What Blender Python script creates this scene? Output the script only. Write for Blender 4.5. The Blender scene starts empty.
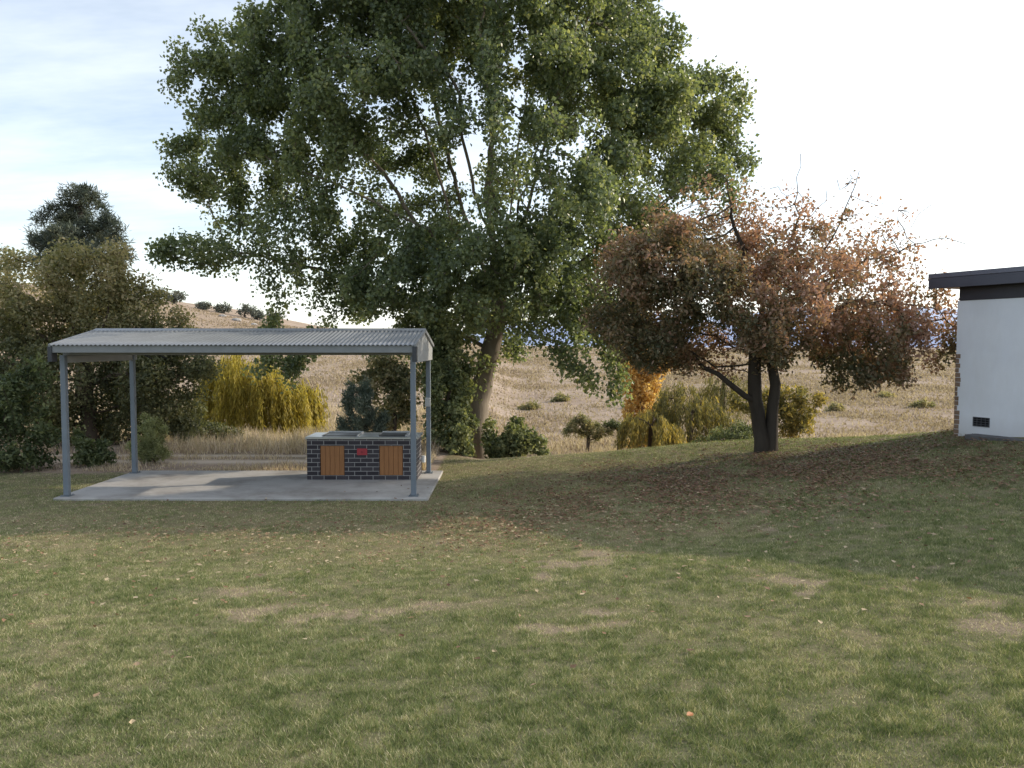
import bpy, math, random
import numpy as np
from math import radians as R
from mathutils import Vector

SC = bpy.context.scene
COL = SC.collection
RNG = np.random.default_rng(7)
random.seed(7)

# ------------------------------------------------------------------ camera model
F = 800.0
EYE = np.array([0.0, 0.0, 2.64])
PITCH = math.atan(39 / F)


def ray(px, py):
    u = (px - 512) / F
    v = (384 - py) / F
    d = np.array([u, math.cos(PITCH) + v * math.sin(PITCH), -math.sin(PITCH) + v * math.cos(PITCH)])
    return d / d[1]


def P(px, py, Y):
    return EYE + ray(px, py) * Y


# ------------------------------------------------------------------ numpy helpers
def smooth(a, b, x):
    t = np.clip((np.asarray(x, float) - a) / (b - a), 0, 1)
    return t * t * (3 - 2 * t)


_tab = np.random.default_rng(3).random((256, 256))


def vnoise(x, y, s=1.0, seed=0):
    x = np.asarray(x, float) * s + seed * 17.31
    y = np.asarray(y, float) * s + seed * 9.73
    xi = np.floor(x).astype(int)
    yi = np.floor(y).astype(int)
    fx = x - xi
    fy = y - yi
    fx = fx * fx * (3 - 2 * fx)
    fy = fy * fy * (3 - 2 * fy)
    g = lambda i, j: _tab[i % 256, j % 256]
    return (g(xi, yi) * (1 - fx) + g(xi + 1, yi) * fx) * (1 - fy) + (g(xi, yi + 1) * (1 - fx) + g(xi + 1, yi + 1) * fx) * fy


def fbm(x, y, s=1.0, seed=0, o=4):
    r = 0
    a = 0.5
    t = 0
    for k in range(o):
        r = r + a * vnoise(x, y, s * 2 ** k, seed + k)
        t += a
        a *= 0.55
    return r / t


SLAB = (-7.93, -1.45, 13.70, 16.75)


def crest(x):
    return 21.0 + (17.6 - 21.0) * smooth(-2.6, -0.6, x)


def height(x, y):
    x = np.asarray(x, float)
    y = np.asarray(y, float)
    t = np.clip(x + 1.5, 0, 14)
    z = 0.055 * t + 0.004 * t * t - 0.055
    z = z + 0.012 * smooth(1.0, -1.0, x + 1.5) + .10 * smooth(6.5, 9.5, x)
    z = z * (1 - .44 * smooth(15.2, 17.6, y) * smooth(3.5, 9.5, x))
    n = 11 - y
    z = z + 0.07 * np.where(n > 0, n * n / (n + 2.0 + 1e-6) if False else np.maximum(n, 0) * smooth(0, 3, n), 0) * (1 - 0.5 * smooth(0, 9, x))
    z = z + 0.05 * (fbm(x, y, 0.35, 1, 3) - 0.5) * smooth(1, 4, np.abs(y - 15) + np.maximum(0, np.abs(x + 4.7) - 3.5))
    c = crest(x)
    vb = -1.15 - 1.75 * smooth(-6, 1.5, x)
    f = vb + (1.75 - vb) * np.clip((y - 42) / 226, 0, 1) ** .9
    f = f + .45 * (fbm(x, y, 0.05, 5, 4) - 0.5) * smooth(25, 60, y) + .22 * (fbm(x, y, .35, 6, 3) - .5) * smooth(30, 60, y)
    f = f - smooth(285, 700, y) * 40
    hx = np.interp(x, [-420, -250, -135, -100, -67, -40, 0, 60], [30, 25, 18.5, 13.6, 7.2, 3.4, .7, 0])
    f = f + hx * smooth(45, 245, y) + hx * 0.10 * (fbm(x, y, 0.05, 9) - .5) * smooth(60, 200, y)
    s = smooth(c, c + 11 + 2.5 * smooth(-4, 1, x), y)
    z = z * (1 - s) + f * s
    return z


def ground_hit(px, py):
    d = ray(px, py)
    ys = np.linspace(3, 300, 6000)
    p = EYE[None, :] + ys[:, None] * d[None, :]
    k = np.argmax(height(p[:, 0], p[:, 1]) > p[:, 2])
    return p[k]


def on_ground(px, Y):
    x = ray(px, 400)[0] * Y
    return np.array([x, Y, float(height(x, Y))])


def lawn_mask(x, y):
    c = crest(x)
    edge = np.where(np.asarray(x) > -1.6, c + 1.2, 16.6) + 0.8 * (fbm(x, y, 0.8, 21, 3) - .5)
    m = smooth(0.5, -0.5, y - edge)
    return m


BARE = []   # (x, y, rx, ry, strength)
for px, py, rx, ry, s in [(575, 562, .55, .28, 1), (597, 553, .3, .25, .9), (545, 577, .3, .2, .8), (560, 626, .7, .16, .9), (520, 630, .3, .14, .7),
                          (610, 618, .4, .14, .7), (240, 590, .45, .3, .9), (270, 610, .6, .25, .85), (270, 577, .45, .16, .8), (350, 615, .7, .15, .9), (420, 604, .6, .17, .9),
                          (475, 605, .4, .15, .7), (770, 583, .5, .25, .75), (800, 592, .45, .18, .7), (740, 580, .3, .2, .5), (1012, 632, .4, .3, .9), (1000, 610, .3, .2, .6),
                          (880, 540, .7, .4, .5), (920, 536, .4, .4, .5), (830, 520, .8, .4, .5), (640, 540, .8, .4, .35), (160, 560, .8, .4, .4), (60, 625, .5, .2, .5), (860, 610, .8, .1, .4),
                          (340, 695, .25, .12, .5), (760, 655, .3, .15, .45), (420, 690, .2, .1, .4), (640, 720, .25, .1, .35)]:
    h = ground_hit(px, py)
    BARE.append((h[0], h[1], rx, ry, s))


_r = np.random.default_rng(77)
for _i in range(46):
    _y = 4.3 + 9 * _r.random() ** .9
    BARE.append(((_r.random() * 2 - 1) * _y * .62, _y, .10 + .30 * _r.random(), .05 + .12 * _r.random(), .45 + .35 * _r.random()))


def bare_mask(x, y):
    b = np.zeros(np.shape(x))
    wx = (fbm(x, y, 2.2, 31, 3) - .5) * .8
    wy = (fbm(x, y, 2.2, 37, 3) - .5) * .8
    for bx, by, rx, ry, s in BARE:
        e = ((x - bx + wx) / (rx * .8)) ** 2 + ((y - by + wy) / (ry * 1.2)) ** 2
        b = np.maximum(b, s * np.exp(-e * 0.8))
    b = b * (0.1 + 1.1 * fbm(x, y, 2.6, 41, 3) + 1.0 * fbm(x, y, 8, 47, 3) - .12)
    return smooth(.42, .84, b) * .92


def dry_mask(x, y):
    d = fbm(x, y, 0.45, 51, 4)
    d2 = fbm(x, y, 1.7, 57, 3)
    v = 0.30 * d + 0.32 * d2 + .38 * fbm(x, y, 4.5, 59, 4)
    v = v + 0.16 * smooth(7.5, 11.5, y) * smooth(5, 1, x) - 0.10 * smooth(1.0, 5.0, x) * smooth(11, 7, y) - 0.05 * smooth(7, 4, y)
    return smooth(0.30, 0.86, v)


# ------------------------------------------------------------------ object helpers
def tag(o, label=None, cat=None, group=None, kind=None):
    if label: o['label'] = label
    if cat: o['category'] = cat
    if group: o['group'] = group
    if kind: o['kind'] = kind
    return o


def empty(name, loc, label, cat, group=None):
    o = bpy.data.objects.new(name, None)
    o.empty_display_size = 0.2
    COL.objects.link(o)
    o.location = [float(v) for v in loc]
    tag(o, label, cat, group)
    return o


def link(name, me, mat, parent=None):
    o = bpy.data.objects.new(name, me)
    if mat: me.materials.append(mat)
    COL.objects.link(o)
    if parent is not None:
        o.parent = parent
        if parent.parent is None:
            o.location = -parent.location
        else:
            o.location = (0, 0, 0)
    return o


def npmesh(name, verts, tris, attrs=None, n=3, smooth_shade=False):
    me = bpy.data.meshes.new(name)
    V = len(verts)
    T = len(tris)
    me.vertices.add(V)
    me.vertices.foreach_set('co', np.asarray(verts, np.float32).ravel())
    me.loops.add(T * n)
    me.loops.foreach_set('vertex_index', np.asarray(tris, np.int32).ravel())
    me.polygons.add(T)
    me.polygons.foreach_set('loop_start', np.arange(0, T * n, n, dtype=np.int32))
    me.polygons.foreach_set('loop_total', np.full(T, n, np.int32))
    me.polygons.foreach_set('use_smooth', np.full(T, smooth_shade, bool))
    for k, a in (attrs or {}).items():
        at = me.attributes.new(k, 'FLOAT', 'POINT')
        at.data.foreach_set('value', np.asarray(a, np.float32))
    me.update(calc_edges=True)
    return me


class MB:
    def __init__(self):
        self.v = []
        self.f = []

    def quad(self, a, b, c, d):
        k = len(self.v)
        self.v += [tuple(a), tuple(b), tuple(c), tuple(d)]
        self.f.append((k, k + 1, k + 2, k + 3))

    def poly(self, pts):
        k = len(self.v)
        self.v += [tuple(p) for p in pts]
        self.f.append(tuple(range(k, k + len(pts))))

    def box(self, x0, x1, y0, y1, z0, z1):
        k = len(self.v)
        self.v += [(x, y, z) for z in (z0, z1) for (x, y) in ((x0, y0), (x1, y0), (x1, y1), (x0, y1))]
        self.f += [tuple(k + i for i in q) for q in ((3, 2, 1, 0), (4, 5, 6, 7), (0, 1, 5, 4), (1, 2, 6, 5), (2, 3, 7, 6), (3, 0, 4, 7))]
        return self

    def obox(self, o, ax, ay, az):
        o, ax, ay, az = [np.array(q, float) for q in (o, ax, ay, az)]
        k = len(self.v)
        for c in (0, 1):
            for (i, j) in ((0, 0), (1, 0), (1, 1), (0, 1)):
                self.v.append(tuple(o + i * ax + j * ay + c * az))
        self.f += [tuple(k + i for i in q) for q in ((3, 2, 1, 0), (4, 5, 6, 7), (0, 1, 5, 4), (1, 2, 6, 5), (2, 3, 7, 6), (3, 0, 4, 7))]
        return self

    def prism(self, prof, a, b):
        """profile: list of points (3d) at a; extruded by vector b"""
        k = len(self.v)
        n = len(prof)
        self.v += [tuple(np.array(p) + a) for p in prof] + [tuple(np.array(p) + a + b) for p in prof]
        self.f.append(tuple(range(k + n - 1, k - 1, -1)))
        self.f.append(tuple(range(k + n, k + 2 * n)))
        for i in range(n):
            j = (i + 1) % n
            self.f.append((k + i, k + j, k + n + j, k + n + i))
        return self

    def cyl(self, p, q, r, n=12, r2=None):
        p = np.array(p, float)
        q = np.array(q, float)
        r2 = r if r2 is None else r2
        d = (q - p) / np.linalg.norm(q - p)
        s = np.cross(d, [0, 0, 1.0]) if abs(d[2]) < .9 else np.cross(d, [1.0, 0, 0])
        s /= np.linalg.norm(s)
        t = np.cross(d, s)
        k = len(self.v)
        for c, rr in ((p, r), (q, r2)):
            for i in range(n):
                a = 2 * math.pi * i / n
                self.v.append(tuple(c + rr * (math.cos(a) * s + math.sin(a) * t)))
        self.f.append(tuple(range(k + n - 1, k - 1, -1)))
        self.f.append(tuple(range(k + n, k + 2 * n)))
        for i in range(n):
            j = (i + 1) % n
            self.f.append((k + i, k + j, k + n + j, k + n + i))
        return self

    def build(self, name, mat, parent=None, bevel=0, smooth_shade=False):
        me = bpy.data.meshes.new(name)
        me.from_pydata([tuple(float(c) for c in v) for v in self.v], [], self.f)
        import bmesh
        bm = bmesh.new()
        bm.from_mesh(me)
        bmesh.ops.recalc_face_normals(bm, faces=bm.faces)
        if bevel:
            bmesh.ops.bevel(bm, geom=list(bm.edges), offset=bevel, segments=1, affect='EDGES')
        bm.to_mesh(me)
        bm.free()
        if smooth_shade:
            for p in me.polygons: p.use_smooth = True
        return link(name, me, mat, parent)


# ------------------------------------------------------------------ materials
class NT:
    def __init__(self, name):
        self.m = bpy.data.materials.new(name)
        self.m.use_nodes = True
        self.t = self.m.node_tree
        self.t.nodes.clear()
        self.out = self.n('ShaderNodeOutputMaterial')

    def n(self, typ, **kw):
        nd = self.t.nodes.new(typ)
        for k, v in kw.items():
            if k.startswith('i_'):
                key = k[2:]
                key = int(key) if key.isdigit() else key.replace('_', ' ')
                self.set(nd.inputs[key], v)
            else:
                setattr(nd, k, v)
        return nd

    def set(self, sock, v):
        if isinstance(v, bpy.types.NodeSocket):
            self.t.links.new(v, sock)
        elif isinstance(v, bpy.types.Node):
            self.t.links.new(v.outputs[0], sock)
        else:
            if sock.type == 'RGBA' and len(v) == 3: v = (*v, 1)
            sock.default_value = v

    def mix(self, fac, a, b, mode='MIX'):
        nd = self.n('ShaderNodeMix', data_type='RGBA', blend_type=mode)
        self.set(nd.inputs[0], fac)
        self.set(nd.inputs[6], a)
        self.set(nd.inputs[7], b)
        return nd.outputs[2]

    def math(self, op, a, b=0.0, clamp=False):
        nd = self.n('ShaderNodeMath', operation=op, use_clamp=clamp)
        self.set(nd.inputs[0], a)
        self.set(nd.inputs[1], b)
        return nd.outputs[0]

    def pos(self):
        return self.n('ShaderNodeNewGeometry').outputs['Position']

    def noise(self, scale, vec=None, detail=4, rough=.6, stretch=None):
        vec = vec or self.pos()
        if stretch:
            mp = self.n('ShaderNodeMapping', i_Vector=vec, i_Scale=stretch)
            vec = mp.outputs[0]
        return self.n('ShaderNodeTexNoise', i_Vector=vec, i_Scale=scale, i_Detail=detail, i_Roughness=rough).outputs[0]

    def ramp(self, fac, stops):
        nd = self.n('ShaderNodeValToRGB', i_Fac=fac)
        e = nd.color_ramp.elements
        while len(e) < len(stops): e.new(0.5)
        for el, (p, c) in zip(e, stops):
            el.position = p
            el.color = (*c, 1) if len(c) == 3 else c
        return nd.outputs[0]

    def attr(self, name):
        return self.n('ShaderNodeAttribute', attribute_name=name).outputs['Fac']

    def bump(self, h, dist=.02, strength=.5):
        return self.n('ShaderNodeBump', i_Height=h, i_Distance=dist, i_Strength=strength).outputs[0]

    def principled(self, color, rough=.8, metal=0.0, normal=None, spec=.5):
        b = self.n('ShaderNodeBsdfPrincipled')
        self.set(b.inputs['Base Color'], color)
        self.set(b.inputs['Roughness'], rough)
        self.set(b.inputs['Metallic'], metal)
        self.set(b.inputs['Specular IOR Level'], spec)
        if normal is not None: self.set(b.inputs['Normal'], normal)
        return b.outputs[0]

    def done(self, sh):
        self.t.links.new(sh, self.out.inputs[0])
        return self.m


def leaf_mat(name, stops, trans=.35, rough=.5, spec=.35, tm=(1.5, 1.45, .75)):
    k = NT(name)
    c = k.ramp(k.attr('tint'), stops)
    c = k.mix(k.math('MULTIPLY', k.noise(1.3, detail=2), .5), c, k.mix(1.0, c, (.45, .5, .45), 'MULTIPLY'))
    a = k.principled(c, rough, spec=spec)
    tc = k.mix(1.0, c, tm, 'MULTIPLY')
    t = k.n('ShaderNodeBsdfTranslucent', i_Color=tc).outputs[0]
    m = k.n('ShaderNodeMixShader')
    m.inputs[0].default_value = trans
    k.t.links.new(a, m.inputs[1])
    k.t.links.new(t, m.inputs[2])
    return k.done(m.outputs[0])


def bark_mat(name, a, b):
    k = NT(name)
    n = k.noise(6, stretch=(1, 1, .25), detail=6)
    c = k.mix(n, a, b)
    c = k.mix(k.math('MULTIPLY', k.noise(1.2), .5), c, (a[0] * .5, a[1] * .5, a[2] * .5))
    return k.done(k.principled(c, .9, normal=k.bump(n, .03, .8), spec=.2))


def flat_mat(name, c, rough=.5, metal=0.0, var=.15, scale=6, spec=.5):
    k = NT(name)
    n = k.noise(scale)
    d = tuple(x * (1 - var * 2) for x in c)
    col = k.mix(n, d, tuple(min(1, x * (1 + var)) for x in c))
    return k.done(k.principled(col, rough, metal, normal=k.bump(k.noise(scale * 8), .002, .3), spec=spec))


# ------------------------------------------------------------------ world, sun, camera
SUN_AZ, SUN_EL = R(71), R(24)
S = Vector((math.sin(SUN_AZ) * math.cos(SUN_EL), math.cos(SUN_AZ) * math.cos(SUN_EL), math.sin(SUN_EL)))
w = bpy.data.worlds.new('World')
SC.world = w
w.use_nodes = True
nt = w.node_tree
nt.nodes.clear()
k = NT.__new__(NT)
k.t = nt
out = k.n('ShaderNodeOutputWorld')
sky = k.n('ShaderNodeTexSky', sky_type='NISHITA', sun_disc=False)
sky.sun_elevation = SUN_EL
sky.sun_rotation = SUN_AZ
sky.altitude = 700
sky.air_density = 1.0
sky.dust_density = 1.6
sky.ozone_density = 1.2
gen = k.n('ShaderNodeTexCoord').outputs['Generated']
# thin high cloud, brighter towards the sun
sep = k.n('ShaderNodeSeparateXYZ', i_0=gen)
zz = k.math('ADD', k.math('MAXIMUM', sep.outputs[2], 0.0), .18)
cx = k.math('DIVIDE', sep.outputs[0], zz)
cy = k.math('DIVIDE', sep.outputs[1], zz)
cmb = k.n('ShaderNodeCombineXYZ', i_0=cx, i_1=cy)
cl = k.noise(.7, cmb.outputs[0], 6, .62, (1, 2.2, 1))
clm = k.ramp(cl, [(.30, (0, 0, 0)), (.72, (1, 1, 1))])
dt = k.n('ShaderNodeVectorMath', operation='DOT_PRODUCT')
k.t.links.new(gen, dt.inputs[0])
dt.inputs[1].default_value = S
d01 = k.math('MAXIMUM', dt.outputs['Value'], 0.0)
fwd = k.math('MULTIPLY', k.math('POWER', d01, 5.0), 9.0)
hz = k.math('POWER', k.math('SUBTRACT', 1.0, k.math('MAXIMUM', sep.outputs[2], 0.0)), 5.0)
cb = k.math('ADD', fwd, 11.2)
ccol = k.mix(1.0, (.97, .99, 1.0), cb, 'MULTIPLY')
cfac = k.math('ADD', k.math('ADD', .05, k.math('MULTIPLY', clm, .48)), k.math('MULTIPLY', k.math('POWER', d01, 3.0), .8))
cfac = k.math('ADD', cfac, k.math('MULTIPLY', hz, .24), True)
skyc = k.mix(cfac, k.mix(1.0, sky.outputs[0], (1.55, 1.5, 1.42), 'MULTIPLY'), ccol)
bg = k.n('ShaderNodeBackground', i_Color=skyc, i_Strength=.15)
k.t.links.new(bg.outputs[0], out.inputs[0])

sl = bpy.data.lights.new('sun', 'SUN')
sl.energy = 4.5
sl.angle = R(.6)
sl.color = (1.0, .87, .68)
so = bpy.data.objects.new('sun', sl)
COL.objects.link(so)
so.rotation_euler = S.to_track_quat('Z', 'Y').to_euler()
so.location = (20, 20, 30)

cam = bpy.data.cameras.new('camera')
cam.sensor_width = 36
cam.lens = 36 * F / 1024
cam.clip_end = 20000
co = bpy.data.objects.new('camera', cam)
COL.objects.link(co)
co.location = EYE
co.rotation_euler = (math.pi / 2 - PITCH, 0, 0)
SC.camera = co
SC.view_settings.view_transform = 'Standard'
SC.view_settings.look = 'None'
SC.view_settings.exposure = 0
SC.cycles.max_bounces = 6
SC.cycles.transparent_max_bounces = 4
SC.cycles.diffuse_bounces = 3

# ------------------------------------------------------------------ terrain
def axis(dense0, dense1, step, far0, far1, g=1.12):
    a = list(np.arange(dense0, dense1 + 1e-6, step))
    s = step
    v = dense1
    while v < far1:
        s *= g
        v += s
        a.append(v)
    s = step
    v = dense0
    pre = []
    while v > far0:
        s *= g
        v -= s
        pre.append(v)
    return np.array(pre[::-1] + a)


gx = axis(-12, 10, .11, -6000, 6000, 1.09)
gy = axis(3, 19, .11, -400, 7000, 1.045)
X, Y = np.meshgrid(gx, gy)
Z = height(X, Y)
Lm = lawn_mask(X, Y)
Bm = bare_mask(X, Y)
# vehicle track behind the slab
trk = np.exp(-((Y - 18.3 - .02 * (X + 6) ** 2 * .3) / .3) ** 2) + np.exp(-((Y - 19.3 - .02 * (X + 6) ** 2 * .3) / .22) ** 2)
trk = trk * smooth(-1.5, -3, X)
Bm = np.clip(Bm * Lm + trk * .9, 0, 1)
Dm = dry_mask(X, Y)
# keep the ground under the slab well below its top
ins = (X > SLAB[0] + .05) & (X < SLAB[1] - .05) & (Y > SLAB[2] + .05) & (Y < SLAB[3] - .05)
Z = np.where(ins, np.minimum(Z, -.06), Z)
ny, nx = X.shape
idx = np.arange(nx * ny).reshape(ny, nx)
quads = np.stack([idx[:-1, :-1], idx[:-1, 1:], idx[1:, 1:], idx[1:, :-1]], -1).reshape(-1, 4)
gme = npmesh('ground', np.stack([X, Y, Z], -1).reshape(-1, 3), quads,
             {'lawn': Lm.ravel(), 'bare': Bm.ravel(), 'dry': Dm.ravel()}, n=4, smooth_shade=True)
k = NT('ground_cover')
pos = k.pos()
fine = k.noise(38, pos, 5, .7)
mid = k.noise(7, pos, 5, .65)
green = k.mix(fine, (.085, .085, .045), (.25, .235, .14))
straw = k.mix(fine, (.16, .130, .078), (.34, .27, .165))
soil = k.mix(k.ramp(k.noise(55, pos, 6, .75), [(.3, (0, 0, 0)), (.7, (1, 1, 1))]), (.13, .10, .07), (.42, .33, .245))
lawnc = k.mix(k.math('MULTIPLY', k.attr('dry'), k.math('ADD', mid, .25), True), green, straw)
f1 = k.noise(.05, pos, 6, .65, (1, 1.6, 1))
f2 = k.noise(.6, pos, 6, .7, (.6, 1.4, 1))
f3 = k.noise(.012, pos, 5, .6, (.5, 1.5, 1))
fieldc = k.mix(k.ramp(f1, [(.3, (0, 0, 0)), (.7, (1, 1, 1))]), (.25, .185, .15), (.48, .38, .315))
fieldc = k.mix(k.ramp(f2, [(.42, (0, 0, 0)), (.72, (1, 1, 1))]), fieldc, (.48, .395, .32))
fieldc = k.mix(k.ramp(f3, [(.46, (0, 0, 0)), (.66, (.75, .75, .75))]), fieldc, (.36, .275, .20))
spots = k.noise(.22, pos, 4, .75, (.5, 1.6, 1))
fieldc = k.mix(k.ramp(spots, [(.54, (0, 0, 0)), (.68, (.8, .8, .8))]), fieldc, (.19, .165, .10))
bank = k.noise(.03, pos, 4, .7, (.25, 2.2, 1))
fieldc = k.mix(k.ramp(bank, [(.60, (0, 0, 0)), (.64, (.7, .7, .7)), (.68, (0, 0, 0))]), fieldc, (.22, .155, .11))
fieldc = k.mix(k.math('MULTIPLY', k.ramp(k.noise(1.6, pos, 8, .8), [(.35, (0, 0, 0)), (.65, (1, 1, 1))]), .6), fieldc, (.20, .155, .105))
col = k.mix(k.attr('lawn'), fieldc, lawnc)
col = k.mix(k.math('MULTIPLY', k.attr('bare'), .95), col, k.mix(k.attr('lawn'), (.62, .52, .42), soil))
ground = link('ground', gme, k.done(k.principled(col, 1.0, normal=k.bump(k.math('ADD', fine, k.math('MULTIPLY', mid, 2)), .03, .7), spec=.05)))
tag(ground, kind='structure')

# distant mountains as terrain sheets
def ridge(name, Yd, prof, seed, mat):
    xs = np.linspace(-1.4, 1.4, 400) * Yd
    px = 512 + xs / Yd * F
    top = np.interp(px, [p[0] for p in prof], [p[1] for p in prof])
    z = EYE[2] + (345 - top) / F * Yd + Yd * .006 * (fbm(xs / Yd * 14, xs * 0, 1, seed, 5) - .5)
    rows = []
    for j, (dy, fz) in enumerate([(-.35, -.0), (-.22, .3), (-.12, .62), (-.05, .86), (0, 1.0), (.08, .9), (.3, .2)]):
        n = (fbm(xs / Yd * 9, xs * 0 + j, 1, seed + 5, 4) - .5) * .25 if 0 < j < 4 else 0
        base = -60.0
        rows.append(np.stack([xs, np.full_like(xs, Yd * (1 + dy)), base + (z - base) * (fz + n * fz * (1 - fz) * 4)], -1))
    v = np.concatenate(rows)
    n = len(xs)
    q = []
    for j in range(len(rows) - 1):
        a = np.arange(n - 1) + j * n
        q.append(np.stack([a, a + 1, a + 1 + n, a + n], -1))
    return tag(link(name, npmesh(name, v, np.concatenate(q), n=4, smooth_shade=True), mat), kind='structure')


k = NT('haze_blue_range')
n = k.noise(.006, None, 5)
mmat = k.done(k.principled(k.mix(n, (.27, .33, .50), (.38, .44, .60)), 1, spec=0))  # aerial haze put into the base colour as pale blue
k = NT('far_haze_blue_range')
mmat2 = k.done(k.principled(k.mix(k.noise(.004, None, 4), (.46, .54, .72), (.54, .61, .76)), 1, spec=0))  # farther range, stronger haze mixed into its colour
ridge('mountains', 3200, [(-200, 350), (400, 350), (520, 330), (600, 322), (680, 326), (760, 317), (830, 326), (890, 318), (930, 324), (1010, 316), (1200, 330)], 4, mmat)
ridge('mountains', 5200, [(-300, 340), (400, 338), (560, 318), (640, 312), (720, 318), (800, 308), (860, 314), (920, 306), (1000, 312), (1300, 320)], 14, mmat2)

# ------------------------------------------------------------------ tree kit
def colonize(nodes, par, attr, step, kill, iters, tropism=(0, 0, .05), rng=RNG, wob=.25):
    N = [np.array(p, float) for p in nodes]
    par = list(par)
    kids = [0] * len(N)
    arr = np.array(N)
    attr = np.array(attr)
    D = np.full(len(attr), 1e9)
    I = np.zeros(len(attr), int)

    def upd(newp, off):
        for s in range(0, len(newp), 200):
            b = newp[s:s + 200]
            d = np.linalg.norm(attr[:, None, :] - b[None], axis=2)
            j = d.argmin(1)
            dm = d[np.arange(len(attr)), j]
            m = dm < D
            D[m] = dm[m]
            I[m] = j[m] + off + s
    upd(arr, 0)
    alive = D > kill
    trop = np.array(tropism)
    for it in range(iters):
        if not alive.any(): break
        ids = I[alive]
        v = attr[alive] - np.array(N)[ids]
        v /= np.linalg.norm(v, axis=1)[:, None] + 1e-9
        u, inv = np.unique(ids, return_inverse=True)
        sm = np.zeros((len(u), 3))
        np.add.at(sm, inv, v)
        new = []
        for i, g in zip(u, sm):
            if kids[i] >= 3: 
                continue
            g = g / (np.linalg.norm(g) + 1e-9) + trop + rng.normal(0, wob, 3)
            g /= np.linalg.norm(g) + 1e-9
            new.append((i, N[i] + g * step))
        if not new:
            alive[np.isin(I, u)] = False
            continue
        off = len(N)
        for i, p in new:
            N.append(p)
            par.append(i)
            kids[i] += 1
            kids.append(0)
        upd(np.array([p for _, p in new]), off)
        full = np.array([kids[i] >= 3 for i in range(len(N))])
        alive = alive & (D > kill)
        stuck = alive & full[I]
        if stuck.any() and it > iters * .7: alive &= ~stuck
    return np.array(N), np.array(par)


def radii(N, par, r_tip, r_root, e=2.2):
    acc = np.zeros(len(N))
    ch = np.zeros(len(N), int)
    for i in range(1, len(N)): ch[par[i]] += 1
    for i in range(len(N) - 1, -1, -1):
        if acc[i] == 0: acc[i] = 1.0
        if i > 0: acc[par[i]] += acc[i]
    r = acc ** (1 / e)
    kx = math.log(r_root / r_tip) / max(1e-6, math.log(r[0]))
    return r_tip * r ** kx, ch, acc


def wood_mesh(name, N, par, r, mat, parent, flare=1.0):
    kids = [[] for _ in N]
    for i in range(1, len(N)): kids[par[i]].append(i)
    V = []
    Fc = []
    stack = [(0, None)]
    while stack:
        s, p = stack.pop()
        chain = ([p] if p is not None else []) + [s]
        c = s
        while kids[c]:
            ks = sorted(kids[c], key=lambda q: -r[q])
            for q in ks[1:]: stack.append((q, c))
            c = ks[0]
            chain.append(c)
        if len(chain) < 2: continue
        pts = N[chain]
        rr = r[chain].copy()
        if p is not None: rr[0] = min(rr[0], rr[1] * 1.15)
        elif flare > 1:
            rr[0] *= flare
            rr[1] *= 1 + (flare - 1) * .35
        m = 9 if rr.max() > .06 else (6 if rr.max() > .025 else 4)
        tan = np.gradient(pts, axis=0)
        tan /= np.linalg.norm(tan, axis=1)[:, None] + 1e-9
        ref = np.array([.31, .95, .05])
        sd = np.cross(tan, ref)
        sd /= np.linalg.norm(sd, axis=1)[:, None] + 1e-9
        td = np.cross(tan, sd)
        b = len(V)
        for q in range(len(chain)):
            for a in range(m):
                th = 2 * math.pi * a / m
                lump = 1 + (.13 * math.sin(3 * th + q * .7) if rr[q] > .08 else 0)
                V.append(pts[q] + rr[q] * lump * (math.cos(th) * sd[q] + math.sin(th) * td[q]))
        for q in range(len(chain) - 1):
            for a in range(m):
                a2 = (a + 1) % m
                Fc.append((b + q * m + a, b + q * m + a2, b + (q + 1) * m + a2, b + (q + 1) * m + a))
    me = npmesh(name, np.array(V), np.array(Fc), n=4, smooth_shade=True)
    return link(name, me, mat, parent)


def leaf_geo(pos, L, asp, rng, droop=.4, up=.6, axis_dir=None, outward=None):
    n = len(pos)
    d = rng.normal(0, 1, (n, 3))
    if axis_dir is not None: d = d * .35 + axis_dir
    d[:, 2] -= droop
    d /= np.linalg.norm(d, axis=1)[:, None] + 1e-9
    nn = rng.normal(0, 1, (n, 3))
    nn[:, 2] += up
    if outward is not None: nn += outward
    nn -= d * (nn * d).sum(1)[:, None]
    nn /= np.linalg.norm(nn, axis=1)[:, None] + 1e-9
    s = np.cross(d, nn)
    L = L[:, None]
    W = L * asp
    bse = pos
    tip = pos + d * L - nn * L * .08
    l = pos + d * L * .42 + s * W * .5 + nn * W * .14
    rr = pos + d * L * .42 - s * W * .5 + nn * W * .14
    V = np.stack([bse, rr, tip, l], 1).reshape(-1, 3)
    i = np.arange(n) * 4
    T = np.concatenate([np.stack([i, i + 1, i + 2], -1), np.stack([i, i + 2, i + 3], -1)])
    return V, T


def crown_mesh(name, pos, L, asp, tint, mat, parent, rng, **kw):
    V, T = leaf_geo(pos, L, asp, rng, **kw)
    me = npmesh(name, V, T, {'tint': np.repeat(np.clip(tint, 0, 1), 4)})
    return link(name, me, mat, parent)


LOBES = {}


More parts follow.
